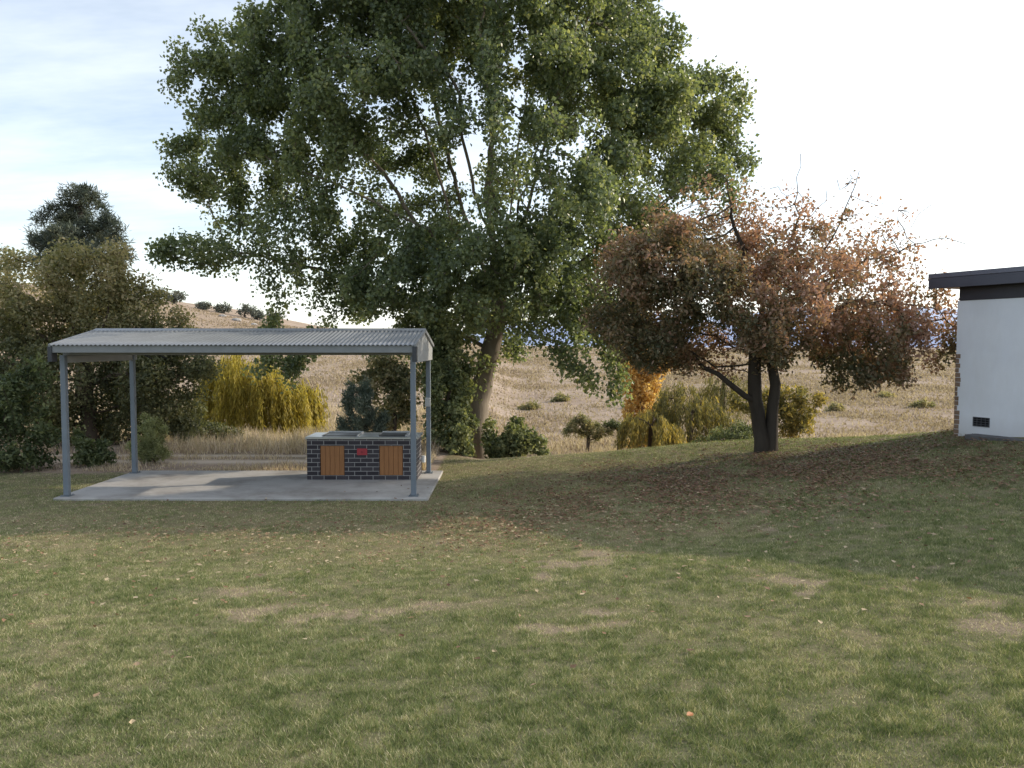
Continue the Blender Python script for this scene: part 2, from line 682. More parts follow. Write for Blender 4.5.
def lobes_to_points(lobes, Y, n, rng, depth_k=1.0):
    """lobes: (px, py, rx, ry[, weight[, dy]]) in photo units at depth Y -> points in 3D, lobe index"""
    pts = []
    ids = []
    wts = np.array([l[2] * l[3] * math.sqrt(l[2] * l[3]) ** .5 * (l[4] if len(l) > 4 else 1) for l in lobes])
    cnt = np.maximum(6, (n * wts / wts.sum()).astype(int))
    for li, (l, c) in enumerate(zip(lobes, cnt)):
        px, py, rx, ry = l[:4]
        dy = l[5] if len(l) > 5 else rng.normal(0, 1) * .0
        s = Y / F
        ctr = P(px, py, Y + dy)
        v = rng.normal(0, 1, (c, 3))
        v /= np.linalg.norm(v, axis=1)[:, None]
        v *= (rng.random(c) ** (1 / 2.6))[:, None]
        rd = max(rx, ry) * depth_k
        pts.append(ctr + v * np.array([rx, rd, ry]) * s)
        ids += [li] * c
    LOBES['c'] = np.array([P(l[0], l[1], Y + (l[5] if len(l) > 5 else 0)) for l in lobes])
    LOBES['r'] = np.array([math.sqrt(l[2] * l[3]) * Y / F for l in lobes])
    return np.concatenate(pts), np.array(ids)


def tree(name, label, cat, base, trunk, attr, *, limbs=(), limb_k=1.0, limb_w=.22, outk=.7, step, kill, r_tip, r_root, bark, leafm, leaves, leaf_len, asp, spread, tintf, seed,
         group=None, droop=.4, up=.6, iters=90, tip_thr=2.2, trop=(0, 0, .05), flare=1.4, dens=None, extra=None, crown_name='crown', trunk_name='trunk'):
    rng = np.random.default_rng(seed)
    lc, lr = LOBES['c'], LOBES['r']
    root = empty(name, base, label, cat, group)
    tp = []
    tr = np.array(trunk, float)
    for a, b in zip(tr[:-1], tr[1:]):
        m = max(1, int(np.linalg.norm(b - a) / step))
        for q in range(m): tp.append(a + (b - a) * q / m)
    tp.append(tr[-1])
    tp = np.array(tp)
    tp[1:-1] += rng.normal(0, step * .06, tp[1:-1].shape)
    par0 = [-1] + list(range(len(tp) - 1))
    ntp = len(tp)
    tp = list(tp)
    for lb in limbs:
        lb = np.array(lb, float)
        pr = int(np.linalg.norm(np.array(tp[:ntp]) - lb[0], axis=1).argmin())
        for a, b in zip(np.concatenate([[tp[pr]], lb[1:-1]]), lb[1:]):
            m = max(1, int(np.linalg.norm(b - a) / step))
            for q in range(1, m + 1):
                tp.append(a + (b - a) * q / m + rng.normal(0, step * limb_w, 3))
                par0.append(pr)
                pr = len(tp) - 1
    tp = np.array(tp)
    N, par = colonize(tp, par0, attr, step, kill, iters, trop, rng)
    r, ch, acc = radii(N, par, r_tip, r_root)
    if limb_k < 1:
        kk = np.ones(len(N))
        kk[ntp:] = limb_k
        r = np.maximum(r * kk, np.minimum(r, r_tip * 1.5))
    wood_mesh(trunk_name, N, par, r, bark, root, flare)
    small = np.where((r < r_tip * tip_thr) & (np.arange(len(N)) > len(tp)))[0]
    wgt = np.ones(len(small)) if dens is None else dens(N[small])
    wgt = wgt * (0.25 + rng.random(len(small)) ** 1.5)
    pick = rng.choice(small, leaves, p=wgt / wgt.sum())
    off = rng.normal(0, 1, (leaves, 3))
    off /= np.linalg.norm(off, axis=1)[:, None]
    pos = N[pick] + off * spread * 1.75 * rng.random((leaves, 1)) ** .45
    # a little of the leaf sits along the twig
    t = rng.random((leaves, 1)) * .8
    pos += (N[np.maximum(par[pick], 0)] - N[pick]) * t
    keep = pos[:, 2] > height(pos[:, 0], pos[:, 1]) + .03
    pos = pos[keep]
    node_t = rng.random(len(N))[pick][keep]
    tint = tintf(pos, rng, node_t)
    L = leaf_len * (.65 + .7 * rng.random(len(pos)))
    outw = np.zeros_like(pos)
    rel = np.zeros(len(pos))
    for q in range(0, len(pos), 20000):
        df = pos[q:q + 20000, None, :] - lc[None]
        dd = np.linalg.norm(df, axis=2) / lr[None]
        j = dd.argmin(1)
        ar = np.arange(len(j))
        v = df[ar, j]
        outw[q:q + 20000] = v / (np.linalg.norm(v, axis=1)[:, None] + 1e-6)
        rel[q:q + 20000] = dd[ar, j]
    tint = tint + .22 * (np.clip(rel, 0, 1.3) - .75)  # inner crown shade put into leaf colour: darker toward lobe centres
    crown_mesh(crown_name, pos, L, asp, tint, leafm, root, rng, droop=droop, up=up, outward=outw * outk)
    return root


# ------------------------------------------------------------------ materials for plants
BARK_GREY = bark_mat('grey_bark', (.12, .10, .078), (.36, .305, .24))
BARK_DARK = bark_mat('dark_bark', (.030, .025, .020), (.115, .095, .075))
BARK_BROWN = bark_mat('brown_bark', (.05, .038, .028), (.15, .115, .085))
LEAF_POPLAR = leaf_mat('poplar_leaf', [(0, (.080, .112, .074)), (.5, (.17, .215, .12)), (.8, (.27, .31, .165)), (1, (.44, .45, .23))], .46, .38, .5)
LEAF_AUTUMN = leaf_mat('autumn_leaf', [(0, (.10, .112, .060)), (.25, (.20, .175, .098)), (.5, (.31, .225, .145)), (.75, (.42, .25, .19)), (1, (.57, .36, .27))], .42, .45, .45, tm=(1.42, 1.25, .84))
LEAF_OAK = leaf_mat('olive_leaf', [(0, (.075, .088, .048)), (.5, (.20, .205, .108)), (.8, (.34, .31, .17)), (1, (.48, .40, .26))], .38, .5)
LEAF_PINE = leaf_mat('pine_needle', [(0, (.045, .060, .052)), (.6, (.095, .120, .095)), (1, (.18, .195, .14))], .15, .6)
LEAF_WILLOW = leaf_mat('yellow_leaf', [(0, (.15, .15, .04)), (.4, (.34, .29, .07)), (.75, (.55, .45, .11)), (1, (.72, .60, .20))], .45, .55)
LEAF_OLIVEWILLOW = leaf_mat('olive_yellow_leaf', [(0, (.09, .095, .045)), (.5, (.22, .20, .085)), (.8, (.38, .31, .11)), (1, (.58, .44, .13))], .4, .55)
LEAF_GOLD = leaf_mat('golden_leaf', [(0, (.42, .25, .10)), (.5, (.66, .43, .17)), (1, (.82, .62, .30))], .45, .5)
LEAF_SHRUB = leaf_mat('shrub_leaf', [(0, (.060, .085, .040)), (.5, (.155, .185, .090)), (1, (.36, .38, .20))], .35, .5)
LEAF_JUNIPER = leaf_mat('juniper_leaf', [(0, (.06, .085, .07)), (.6, (.15, .19, .155)), (1, (.28, .31, .25))], .25, .55)
LEAF_FAR = leaf_mat('far_hazed_leaf', [(0, (.11, .125, .115)), (1, (.24, .245, .21))], .2, .8)  # pale grey-green: distance haze put into the leaf colour


def clump(sc, seed, lo=.34, hi=.58, floor=.06):
    def f(p):
        a = fbm(p[:, 0] + .8 * p[:, 1], p[:, 2], sc, seed, 3)
        b = fbm(p[:, 1] - .6 * p[:, 0], p[:, 2] * 1.1, sc, seed + 7, 3)
        return floor + smooth(lo, hi, .5 * a + .5 * b)
    return f


def simple_tint(mu=.45, sd=.16, node=.25):
    return lambda pos, rng, nt_: mu + rng.normal(0, sd, len(pos)) + (nt_ - .5) * node * 2


# ------------------------------------------------------------------ big green poplar
rp = np.random.default_rng(11)
YP = 22.0
poplimbs = [[P(499, 322, YP), P(488, 200, YP + .3), P(497, 60, YP + .8), P(500, -40, YP + 1)],
            [P(501, 300, YP), P(532, 190, YP - 1), P(560, 90, YP - 2), P(590, 10, YP - 2.5)],
            [P(501, 300, YP), P(572, 205, YP + 1), P(640, 130, YP + 1.5), P(690, 105, YP + 1)],
            [P(494, 340, YP), P(440, 262, YP - .5), P(382, 172, YP - 1), P(320, 105, YP - 1), P(250, 70, YP - .5)],
            [P(492, 345, YP), P(400, 300, YP + .5), P(320, 270, YP + .8), P(230, 250, YP + .5)],
            [P(500, 312, YP), P(600, 246, YP - .5), P(680, 190, YP - .5)],
            [P(499, 318, YP), P(462, 210, YP + 1.5), P(432, 90, YP + 2), P(400, -20, YP + 2)],
            [P(503, 282, YP), P(515, 170, YP + 2), P(535, 60, YP + 2.6)],
            [P(497, 330, YP), P(430, 230, YP - 2), P(350, 190, YP - 2.2), P(270, 160, YP - 1.5)],
            [P(503, 282, YP), P(470, 180, YP - 2), P(455, 80, YP - 3), P(400, 20, YP - 3)],
            [P(497, 330, YP), P(452, 225, YP - 1), P(425, 130, YP - 1.5), P(395, 50, YP - 1.5)],
            [P(503, 282, YP), P(520, 200, YP - 2.4), P(545, 120, YP - 3), P(600, 40, YP - 2.5)],
            [P(502, 290, YP), P(548, 215, YP - 1.5), P(600, 150, YP - 1.8), P(650, 90, YP - 1.5)],
            [P(503, 282, YP), P(493, 190, YP - 2.8), P(490, 110, YP - 3.2), P(480, 30, YP - 3)]]
pop_lobes = [
    (228, 88, 46, 46, 1, 0), (205, 165, 42, 34, 1, 1), (180, 150, 22, 18, 1, .5), (292, 52, 48, 44, 1, -1), (262, 130, 48, 36, 1, -.5), (200, 252, 44, 15, 1.1, 0), (246, 262, 40, 16, 1, .3),
    (265, 182, 36, 24, 1.1, 1), (290, 225, 38, 26, 1.2, -1), (240, 210, 26, 16, .8, .5), (330, 150, 36, 30, .9, .5), (350, 205, 34, 22, .8, -1.5), (300, 195, 26, 16, .9, .5), (285, 272, 36, 18, 1, 0), (316, 300, 34, 14, 1, .8), (345, 250, 36, 30, .9, 1),
    (350, 20, 60, 55, 1, -2), (345, 95, 46, 40, 1, -2.5), (400, 160, 44, 36, .38, 2.5), (410, 85, 50, 44, .38, -3), (440, 20, 60, 55, 1, 1),
    (355, -50, 62, 50, 1, 0), (430, -90, 110, 60, 1, -1), (540, -100, 110, 60, 1, 1), (595, -60, 52, 50, 1, -1), (500, -40, 80, 50, .38, -3),
    (530, 40, 56, 50, .38, -3.2), (600, 40, 52, 50, 1, -1), (630, 14, 28, 36, 1, 1), (575, 110, 50, 40, .38, 2), (640, 95, 46, 46, 1, -2), (705, 105, 40, 36, 1, 0), (722, 160, 32, 40, 1, 1),
    (690, 185, 44, 30, 1, -1), (655, 150, 40, 34, .9, 2), (485, 110, 40, 44, .38, -4), (545, 150, 46, 30, .38, -4), (610, 195, 52, 34, 1, -2), (570, 215, 44, 34, .38, -4), (500, 195, 40, 26, .38, 3),
    (410, 240, 46, 36, 1.1, 2), (385, 285, 38, 30, 1.1, -1.5), (445, 275, 46, 38, 1.2, -2), (500, 260, 50, 40, 1.2, -3), (560, 270, 48, 40, 1.2, -2), (610, 270, 40, 44, 1.1, 0), (640, 235, 40, 30, 1, 1),
    (430, 318, 34, 26, 1.1, 0), (480, 318, 42, 22, 1, 2), (535, 322, 40, 22, 1, -2), (590, 322, 36, 26, 1, -1), (555, 350, 24, 12, .9, -2), (520, 350, 16, 14, .7, 1),
    (592, 366, 16, 18, .9, -2.5), (604, 392, 14, 14, .9, -2.5), (430, 365, 22, 34, 1, 1), (452, 350, 24, 26, .9, -1), (350, 310, 28, 16, .9, 1), (270, 372, 22, 13, 1.3, 0), (300, 352, 26, 9, 1, 0), (395, 345, 24, 18, .9, 1.5),
]
pop_lobes = [(a, b, c * 1.26, d * 1.24, *e) for a, b, c, d, *e in pop_lobes]
attr, lid = lobes_to_points(pop_lobes, YP, 5200, rp, .85)
tb = on_ground(479, YP)
ptrunk = [tb + [0, 0, -.15], P(476, 425, YP), P(480, 390, YP), P(491, 352, YP), P(499, 318, YP), P(503, 280, YP)]


def pop_dens(p):
    d = clump(.5, 9, .28, .52, .45)(p)
    for (px, py, ry_, rr, lo) in [(490, 190, 5.5, 1.8, .34), (395, 165, 5, 1.2, .45), (560, 160, 5, 1.0, .45)]:
        c = P(px, py, YP - 1.5)
        e = np.sqrt(((p[:, 0] - c[0]) / rr) ** 2 + ((p[:, 1] - c[1]) / ry_) ** 2 + ((p[:, 2] - c[2]) / rr) ** 2)
        d = d * (lo + (1 - lo) * smooth(.6, 1.15, e))
    return d


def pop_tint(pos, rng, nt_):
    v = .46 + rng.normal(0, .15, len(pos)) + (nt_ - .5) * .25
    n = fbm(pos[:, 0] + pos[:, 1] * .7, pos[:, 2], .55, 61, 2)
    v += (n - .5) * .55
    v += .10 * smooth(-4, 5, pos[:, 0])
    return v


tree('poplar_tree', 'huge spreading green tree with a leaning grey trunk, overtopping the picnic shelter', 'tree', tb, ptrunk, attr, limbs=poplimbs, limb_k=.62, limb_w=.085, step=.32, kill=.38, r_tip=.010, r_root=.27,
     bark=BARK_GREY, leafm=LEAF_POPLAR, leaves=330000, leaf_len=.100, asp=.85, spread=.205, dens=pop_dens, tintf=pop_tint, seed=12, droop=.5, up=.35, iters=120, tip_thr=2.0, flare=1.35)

# ------------------------------------------------------------------ autumn tree on the lawn
YA = 16.2
ra = np.random.default_rng(21)
aut_lobes = [
    (622, 300, 34, 36, 1.25, 0), (606, 330, 22, 18, 1.2, .6), (650, 265, 40, 36, 1.4, -1), (645, 345, 38, 22, 1.3, -.6), (690, 235, 40, 30, 1, .5), (700, 290, 44, 34, 1.2, -1.2),
    (735, 225, 36, 26, .9, 1), (745, 275, 44, 34, 1.1, 1.2), (705, 340, 42, 22, 1.2, .6), (775, 325, 46, 32, 1.1, -1.4), (795, 240, 42, 30, .9, 0), (815, 290, 44, 36, 1.1, -1), (850, 250, 36, 26, .9, .8),
    (845, 335, 40, 34, 1.1, .8), (872, 290, 38, 32, 1, -.4), (890, 335, 36, 34, 1, -1), (860, 372, 38, 22, 1.1, -.6), (915, 300, 30, 24, .9, 0), (938, 322, 24, 18, .9, .3), (952, 335, 16, 22, 1.2, 0), (966, 330, 11, 14, 1.6, 0), (972, 350, 7, 10, 1.2, 0), (940, 300, 16, 14, 1.1, .3), (880, 222, 26, 14, .5, .2), (830, 200, 24, 12, .5, 0), (948, 362, 10, 10, .8, 0), (900, 365, 20, 18, 1, .2),
    (785, 358, 40, 14, 1, 0), (665, 366, 30, 10, 1.2, 0), (640, 325, 40, 26, 1.1, .8), (760, 350, 26, 16, 1, 1.5),
    (700, 205, 22, 14, .5, 0), (760, 195, 24, 14, .4, 0), (815, 205, 34, 18, .35, 0), (860, 215, 30, 14, .3, .4), (905, 245, 24, 14, .35, 0), (935, 240, 22, 8, .3, 0), (800, 165, 8, 18, .3, 0), (840, 185, 20, 10, .3, 0),
]
aut_lobes = [(a, b - 4, c * 1.22, d * 1.16, *e) for a, b, c, d, *e in aut_lobes]
attr, lid = lobes_to_points(aut_lobes, YA, 3000, ra, .95)
autlimbs = [[P(768, 320, YA), P(840, 275, YA - .2), P(900, 252, YA), P(935, 240, YA), P(965, 238, YA)],
            [P(765, 320, YA), P(790, 240, YA + .3), P(797, 190, YA), P(800, 150, YA)],
            [P(768, 320, YA), P(830, 240, YA + .5), P(850, 195, YA + .4), P(862, 172, YA + .3)],
            [P(766, 322, YA), P(860, 300, YA - .8), P(920, 305, YA - .4), P(962, 325, YA)],
            [P(766, 322, YA), P(880, 250, YA + .9), P(918, 216, YA + 1), P(930, 205, YA + 1)],
            [P(766, 322, YA), P(880, 318, YA + .4), P(940, 322, YA + .2), P(974, 342, YA)],
            [P(764, 322, YA), P(740, 240, YA + .2), P(725, 195, YA), P(720, 170, YA)]]
ab = on_ground(765, YA)
arng = np.random.default_rng(5)


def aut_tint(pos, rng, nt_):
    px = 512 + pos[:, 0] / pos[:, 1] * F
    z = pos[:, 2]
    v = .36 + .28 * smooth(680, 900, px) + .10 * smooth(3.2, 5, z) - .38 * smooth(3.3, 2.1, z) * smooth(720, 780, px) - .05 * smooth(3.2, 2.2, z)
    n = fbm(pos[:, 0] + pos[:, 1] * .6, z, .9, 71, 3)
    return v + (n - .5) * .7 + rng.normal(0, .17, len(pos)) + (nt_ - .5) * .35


def aut_dens(p):
    d = clump(.9, 77, .30, .54, .20)(p)
    d = d * (1 + .4 * smooth(4.2, 3.0, p[:, 0]))
    d = d * (1 - .50 * smooth(4.6, 6.5, p[:, 0]) * smooth(2.6, 3.6, p[:, 2]))
    d *= 1 - .80 * smooth(4.75, 5.5, p[:, 2])
    d *= 1 - .5 * smooth(4.2, 4.9, p[:, 2]) * smooth(5.5, 7.5, p[:, 0])
    return d


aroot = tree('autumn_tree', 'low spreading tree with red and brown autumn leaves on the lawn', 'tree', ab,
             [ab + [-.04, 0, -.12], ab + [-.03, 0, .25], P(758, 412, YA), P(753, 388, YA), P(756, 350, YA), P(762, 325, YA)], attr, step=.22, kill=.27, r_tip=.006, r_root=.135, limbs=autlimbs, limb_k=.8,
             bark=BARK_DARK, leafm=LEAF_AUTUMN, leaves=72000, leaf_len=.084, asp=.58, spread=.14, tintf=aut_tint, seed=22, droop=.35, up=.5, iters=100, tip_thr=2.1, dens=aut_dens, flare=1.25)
# second stem rising from the same base
N2 = np.array([ab + [.12, .02, -.1], ab + [.14, 0, .25], P(773, 410, YA), P(776, 385, YA), P(770, 355, YA), P(778, 325, YA), P(795, 300, YA - .3), P(812, 275, YA - .4)])
wood_mesh('second_stem', N2, np.arange(-1, len(N2) - 1), np.array([.14, .125, .115, .105, .09, .07, .045, .025]), BARK_DARK, aroot, 1.2)
N3 = np.array([P(757, 402, YA), P(745, 396, YA - .1), P(730, 384, YA - .2), P(718, 374, YA - .2), P(704, 368, YA - .1), P(690, 352, YA), P(672, 340, YA), P(655, 325, YA)])
wood_mesh('low_limb', N3, np.arange(-1, len(N3) - 1), np.array([.07, .062, .055, .05, .042, .034, .025, .016]), BARK_DARK, aroot)

# ------------------------------------------------------------------ left trees
YL = 21.5
rl = np.random.default_rng(31)
lob = [(20, 300, 50, 36, 1, 0), (80, 275, 52, 30, 1, -.5), (60, 320, 60, 34, 1, 1), (125, 305, 46, 34, 1, 0), (10, 270, 30, 22, .8, 1), (165, 335, 38, 30, 1, .5), (-40, 320, 50, 50, 1, 0), (-20, 390, 50, 46, 1, .5),
       (40, 380, 56, 40, 1.2, -.6), (105, 375, 52, 38, 1.2, .4), (165, 380, 42, 34, 1.1, -.3), (130, 415, 40, 26, 1.1, .8), (70, 420, 40, 28, 1.1, .5), (180, 415, 30, 22, 1.1, .6), (195, 360, 22, 24, .9, 0), (100, 252, 26, 14, .7, 0), (205, 335, 16, 14, .6, 0), (15, 430, 40, 30, 1, 1), (195, 432, 20, 10, 1, 1.0), (110, 440, 26, 9, .8, 1)]
lob = [(a, b_ , c * 1.12, d * 1.1, *e) for a, b_, c, d, *e in lob]
attr, _ = lobes_to_points(lob, YL, 1900, rl, .8)
b = on_ground(92, YL)


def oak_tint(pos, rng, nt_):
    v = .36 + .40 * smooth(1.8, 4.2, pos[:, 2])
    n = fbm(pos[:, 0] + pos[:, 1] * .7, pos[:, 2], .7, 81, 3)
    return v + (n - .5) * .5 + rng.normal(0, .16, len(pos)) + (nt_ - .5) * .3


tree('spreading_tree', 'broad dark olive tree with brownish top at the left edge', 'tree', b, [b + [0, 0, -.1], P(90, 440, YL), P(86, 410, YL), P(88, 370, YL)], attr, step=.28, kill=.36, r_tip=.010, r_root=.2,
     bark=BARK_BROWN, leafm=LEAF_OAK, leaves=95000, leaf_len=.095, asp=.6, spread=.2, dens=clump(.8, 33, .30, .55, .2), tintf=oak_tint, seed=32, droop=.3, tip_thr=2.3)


def bush(name, label, px, Y, lobes, leaves, leaf_len, asp, mat, tint, seed, n=260, step=.16, kill=.2, spread=.1, group=None, cat='shrub', bark=BARK_BROWN, r_root=.04, stem_h=.25, droop=.2, up=.5, r_tip=.005, dens=None, depth_k=.9, dip=0):
    rng = np.random.default_rng(seed)
    attr, _ = lobes_to_points(lobes, Y, n, rng, depth_k)
    g = height(attr[:, 0], attr[:, 1])
    attr = attr[attr[:, 2] > g + .08]
    b = on_ground(px, Y)
    return tree(name, label, cat, b, [b + [0, 0, -.08], b + [0.02, 0, stem_h * .5], b + [.03, .02, stem_h]], attr, step=step, kill=kill, r_tip=r_tip, r_root=r_root, bark=bark, leafm=mat,
                leaves=leaves, leaf_len=leaf_len, asp=asp, spread=spread, tintf=tint, seed=seed + 1, group=group, droop=droop, up=up, tip_thr=3, crown_name='foliage', trunk_name='stem', flare=1.1, dens=dens)


bush('dense_shrub', 'dense dark green leafy shrub at the left picture edge beside the shelter post', 12, 17.2,
     [(-20, 415, 40, 50, 1, 0), (18, 405, 32, 34, 1, .3), (38, 440, 24, 28, 1, 0), (8, 455, 34, 26, 1, -.3), (45, 465, 16, 16, 1, -.2), (-30, 465, 40, 20, 1, 0), (30, 375, 24, 22, .8, .4)], 9000, .10, .6, LEAF_SHRUB, simple_tint(.22, .2), 41, 420, .18, .22, .12)
bush('leafy_bush', 'low leafy green bush behind the front left shelter post', 90, 17.6,
     [(85, 462, 18, 13, 1, 0), (103, 455, 12, 18, .8, 0), (78, 440, 8, 16, .6, .2), (95, 468, 20, 8, 1, -.1)], 1500, .10, .55, LEAF_SHRUB, simple_tint(.35, .2), 43, 120, .12, .15, .08)
bush('feathery_shrub', 'pale feathery green shrub behind the rear left shelter post', 152, 18.0,
     [(150, 440, 17, 24, 1, 0), (158, 458, 18, 14, 1, .1), (140, 458, 14, 15, 1, 0), (150, 422, 9, 12, .7, 0)], 7000, .075, .22, LEAF_SHRUB, simple_tint(.92, .15), 45, 300, .1, .12, .06, droop=-.5)
# pine behind
YN = 46
rn = np.random.default_rng(51)
pl = []
for a_, b_, c_, d_ in [(80, 187, 6, 4), (88, 190, 7, 4), (30, 226, 9, 4), (66, 224, 14, 5), (90, 226, 16, 5), (50, 246, 18, 5), (116, 232, 12, 4), (128, 256, 10, 5), (88, 244, 20, 5), (78, 194, 15, 7), (60, 204, 13, 5), (97, 205, 14, 6), (44, 218, 13, 5), (74, 216, 22, 6), (106, 220, 16, 6), (58, 233, 22, 6), (98, 236, 22, 6), (122, 245, 9, 5), (42, 240, 11, 4), (80, 250, 30, 6), (55, 262, 26, 6), (110, 260, 20, 6)]:
    pl += [(a_, b_, c_, d_ * .8, 1, rn.normal(0, 1.0))]
attr, _ = lobes_to_points(pl, YN, 700, rn, 1)
b = on_ground(80, YN)
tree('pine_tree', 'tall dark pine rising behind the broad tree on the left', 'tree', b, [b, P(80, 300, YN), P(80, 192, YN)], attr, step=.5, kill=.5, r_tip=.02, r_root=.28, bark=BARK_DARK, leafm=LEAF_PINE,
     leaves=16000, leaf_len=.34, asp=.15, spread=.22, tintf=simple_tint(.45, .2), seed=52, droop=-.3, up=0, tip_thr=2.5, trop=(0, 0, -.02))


# ------------------------------------------------------------------ weeping willows
def willow(name, label, px, Y, dome, n_str, leaf_n, mat, tint, seed, leaf_len=.13, group=None, top_open=.0, length=(1.0, 2.6), asp=.2, trunk_r=.14):
    """dome: (px, py_top, rx_px, ry_px) ellipsoid the strands hang from"""
    rng = np.random.default_rng(seed)
    b = on_ground(px, Y)
    s = Y / F
    domes = dome if isinstance(dome, list) else [dome]
    root = empty(name, b, label, 'tree', group)
    atts = []
    area = sum(d[2] for d in domes)
    for dpx, dpy, rx, ry in domes:
        cc_ = P(dpx, dpy + ry, Y + rng.normal(0, .3))
        m_ = int(n_str * rx / area)
        v = rng.normal(0, 1, (m_, 3))
        v[:, 2] = np.abs(v[:, 2])
        v /= np.linalg.norm(v, axis=1)[:, None]
        v *= (rng.random((m_, 1)) ** .4) * (.70 + .55 * fbm(np.arctan2(v[:, 1], v[:, 0]) * 1.5, v[:, 2] * 3, 1.2, seed, 2)[:, None])
        atts.append(cc_ + v * [rx * s, rx * s, ry * s])
    att = np.concatenate(atts)
    c = att.mean(0)
    N, par = colonize([b + [0, 0, -.1], b + [.03, 0, .5], b + [0, .03, 1.0], b + [.05, 0, max(1.2, (c[2] - b[2]) * .9)]], [-1, 0, 1, 2], att, .35, .3, 60, (0, 0, .1), rng)
    r, ch, acc = radii(N, par, .008, trunk_r)
    wood_mesh('trunk', N, par, r, BARK_BROWN, root, 1.2)
    pos = []
    ax = []
    tn = []
    ends = np.where((r < .02) & (np.arange(len(N)) > 4))[0]
    per = max(4, leaf_n // max(1, n_str * 2))
    for q in range(n_str * 2):
        p = N[rng.choice(ends)] + rng.normal(0, .08, 3)
        ln = rng.uniform(*length)
        g = float(height(p[0], p[1])) + .15
        ln = min(ln, p[2] - g)
        if ln < .2: continue
        o = p - c
        o[2] = 0
        o = o / (np.linalg.norm(o) + 1e-6)
        t = np.sort(rng.random(per))[:, None]
        path = p + o * .35 * np.sqrt(t) + np.array([0, 0, -1.0]) * ln * t ** 1.15 + rng.normal(0, .04, (per, 3))
        pos.append(path)
        ax.append(np.tile([[o[0] * .2, o[1] * .2, -1.2]], (per, 1)))
        tn.append(np.full(per, rng.random()))
    pos = np.concatenate(pos)
    ax = np.concatenate(ax)
    tn = np.concatenate(tn)
    crown_mesh('crown', pos, leaf_len * (.6 + .8 * rng.random(len(pos))), asp, tint(pos, rng, tn), mat, root, rng, droop=.2, up=0, axis_dir=ax)
    return root


willow('willow_tree', 'bright yellow weeping willow seen under the shelter roof left of the barbecue', 262, 30, [(240, 352, 36, 30), (285, 374, 34, 22), (262, 366, 34, 20), (222, 372, 22, 20)], 620, 34000, LEAF_WILLOW, simple_tint(.52, .18, .22), 61, .17, length=(1.0, 2.8), asp=.24)
willow('willow_tree', 'olive yellow weeping willow with grey twigs, nearest right of the golden tree', 690, 33, [(682, 384, 26, 22), (705, 398, 22, 18), (668, 402, 18, 16)], 260, 12000, LEAF_OLIVEWILLOW, simple_tint(.45, .2, .28), 63, .17, length=(.8, 2.2), asp=.22, trunk_r=.12)
willow('willow_tree', 'small mustard yellow willow at the foot of the golden tree', 650, 32, [(645, 410, 20, 14), (660, 420, 16, 12)], 170, 9000, LEAF_OLIVEWILLOW, simple_tint(.66, .18, .25), 65, .16, length=(.5, 1.5), asp=.22, trunk_r=.08)
willow('willow_tree', 'thin grey green willow left of the autumn tree trunk', 722, 36, [(730, 368, 26, 16), (715, 380, 18, 14)], 120, 3600, LEAF_OLIVEWILLOW, simple_tint(.34, .15, .2), 67, .18, length=(.7, 2.6), asp=.2, trunk_r=.12)

# golden narrow poplar
YG = 38
rg = np.random.default_rng(71)
gl = [(640, 440, 14, 14, 1, 0), (641, 415, 19, 18, 1, 0), (642, 390, 21, 20, 1, .2), (641, 365, 22, 20, 1, 0), (640, 342, 18, 20, 1, 0), (640, 320, 13, 18, 1, 0), (628, 372, 12, 20, 1, 0), (656, 370, 11, 16, 1, .2), (622, 360, 8, 14, .7, 0)]
attr, _ = lobes_to_points(gl, YG, 420, rg, .9)
b = on_ground(642, YG)
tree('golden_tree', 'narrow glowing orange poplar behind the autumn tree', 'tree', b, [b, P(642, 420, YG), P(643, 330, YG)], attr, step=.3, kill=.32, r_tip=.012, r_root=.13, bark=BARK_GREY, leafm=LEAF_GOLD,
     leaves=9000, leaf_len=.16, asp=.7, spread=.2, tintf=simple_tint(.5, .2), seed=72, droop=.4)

# shrubs and small trees in the middle distance
bush('round_shrub', 'dull grey green round shrub between the willows and the autumn tree trunk', 735, 27, [(735, 437, 28, 16, 1, 0), (715, 445, 20, 14, 1, -.3), (752, 446, 18, 14, 1, 0), (700, 450, 14, 10, 1, 0)], 8000, .10, .35, LEAF_SHRUB, simple_tint(.42, .2), 81, 260, .2, .22, .12)
bush('yellow_shrub', 'yellow green loose shrub right behind the autumn tree trunk', 790, 22, [(785, 405, 26, 22, 1, 0), (800, 420, 18, 18, 1, 0), (770, 420, 20, 22, 1, .2), (740, 400, 12, 16, .5, .3), (810, 400, 14, 10, .6, 0)], 5200, .11, .5, LEAF_OLIVEWILLOW, simple_tint(.55, .18), 83, 300, .2, .22, .12, droop=.3)
bush('field_tree', 'small round tree with bare leaning trunk standing alone in the dry field', 588, 40, [(583, 424, 15, 7, 1, 0), (572, 430, 12, 6, 1, .2), (597, 430, 14, 6, 1, 0), (583, 418, 9, 4, .8, 0), (606, 434, 8, 5, .7, 0), (580, 436, 10, 4, .6, .3)], 3800, .15, .3, LEAF_OAK, simple_tint(.6, .2), 85, 140, .25, .26, .12, cat='tree', r_root=.09, stem_h=.5, r_tip=.014)
bush('sapling', 'thin young tree with flat dark top right of the lone round tree', 618, 40, [(617, 424, 12, 5, 1, 0), (609, 426, 8, 3, .8, 0)], 900, .13, .3, LEAF_SHRUB, simple_tint(.25, .15), 87, 60, .25, .26, .1, cat='tree', r_root=.05, stem_h=1.2, r_tip=.014)
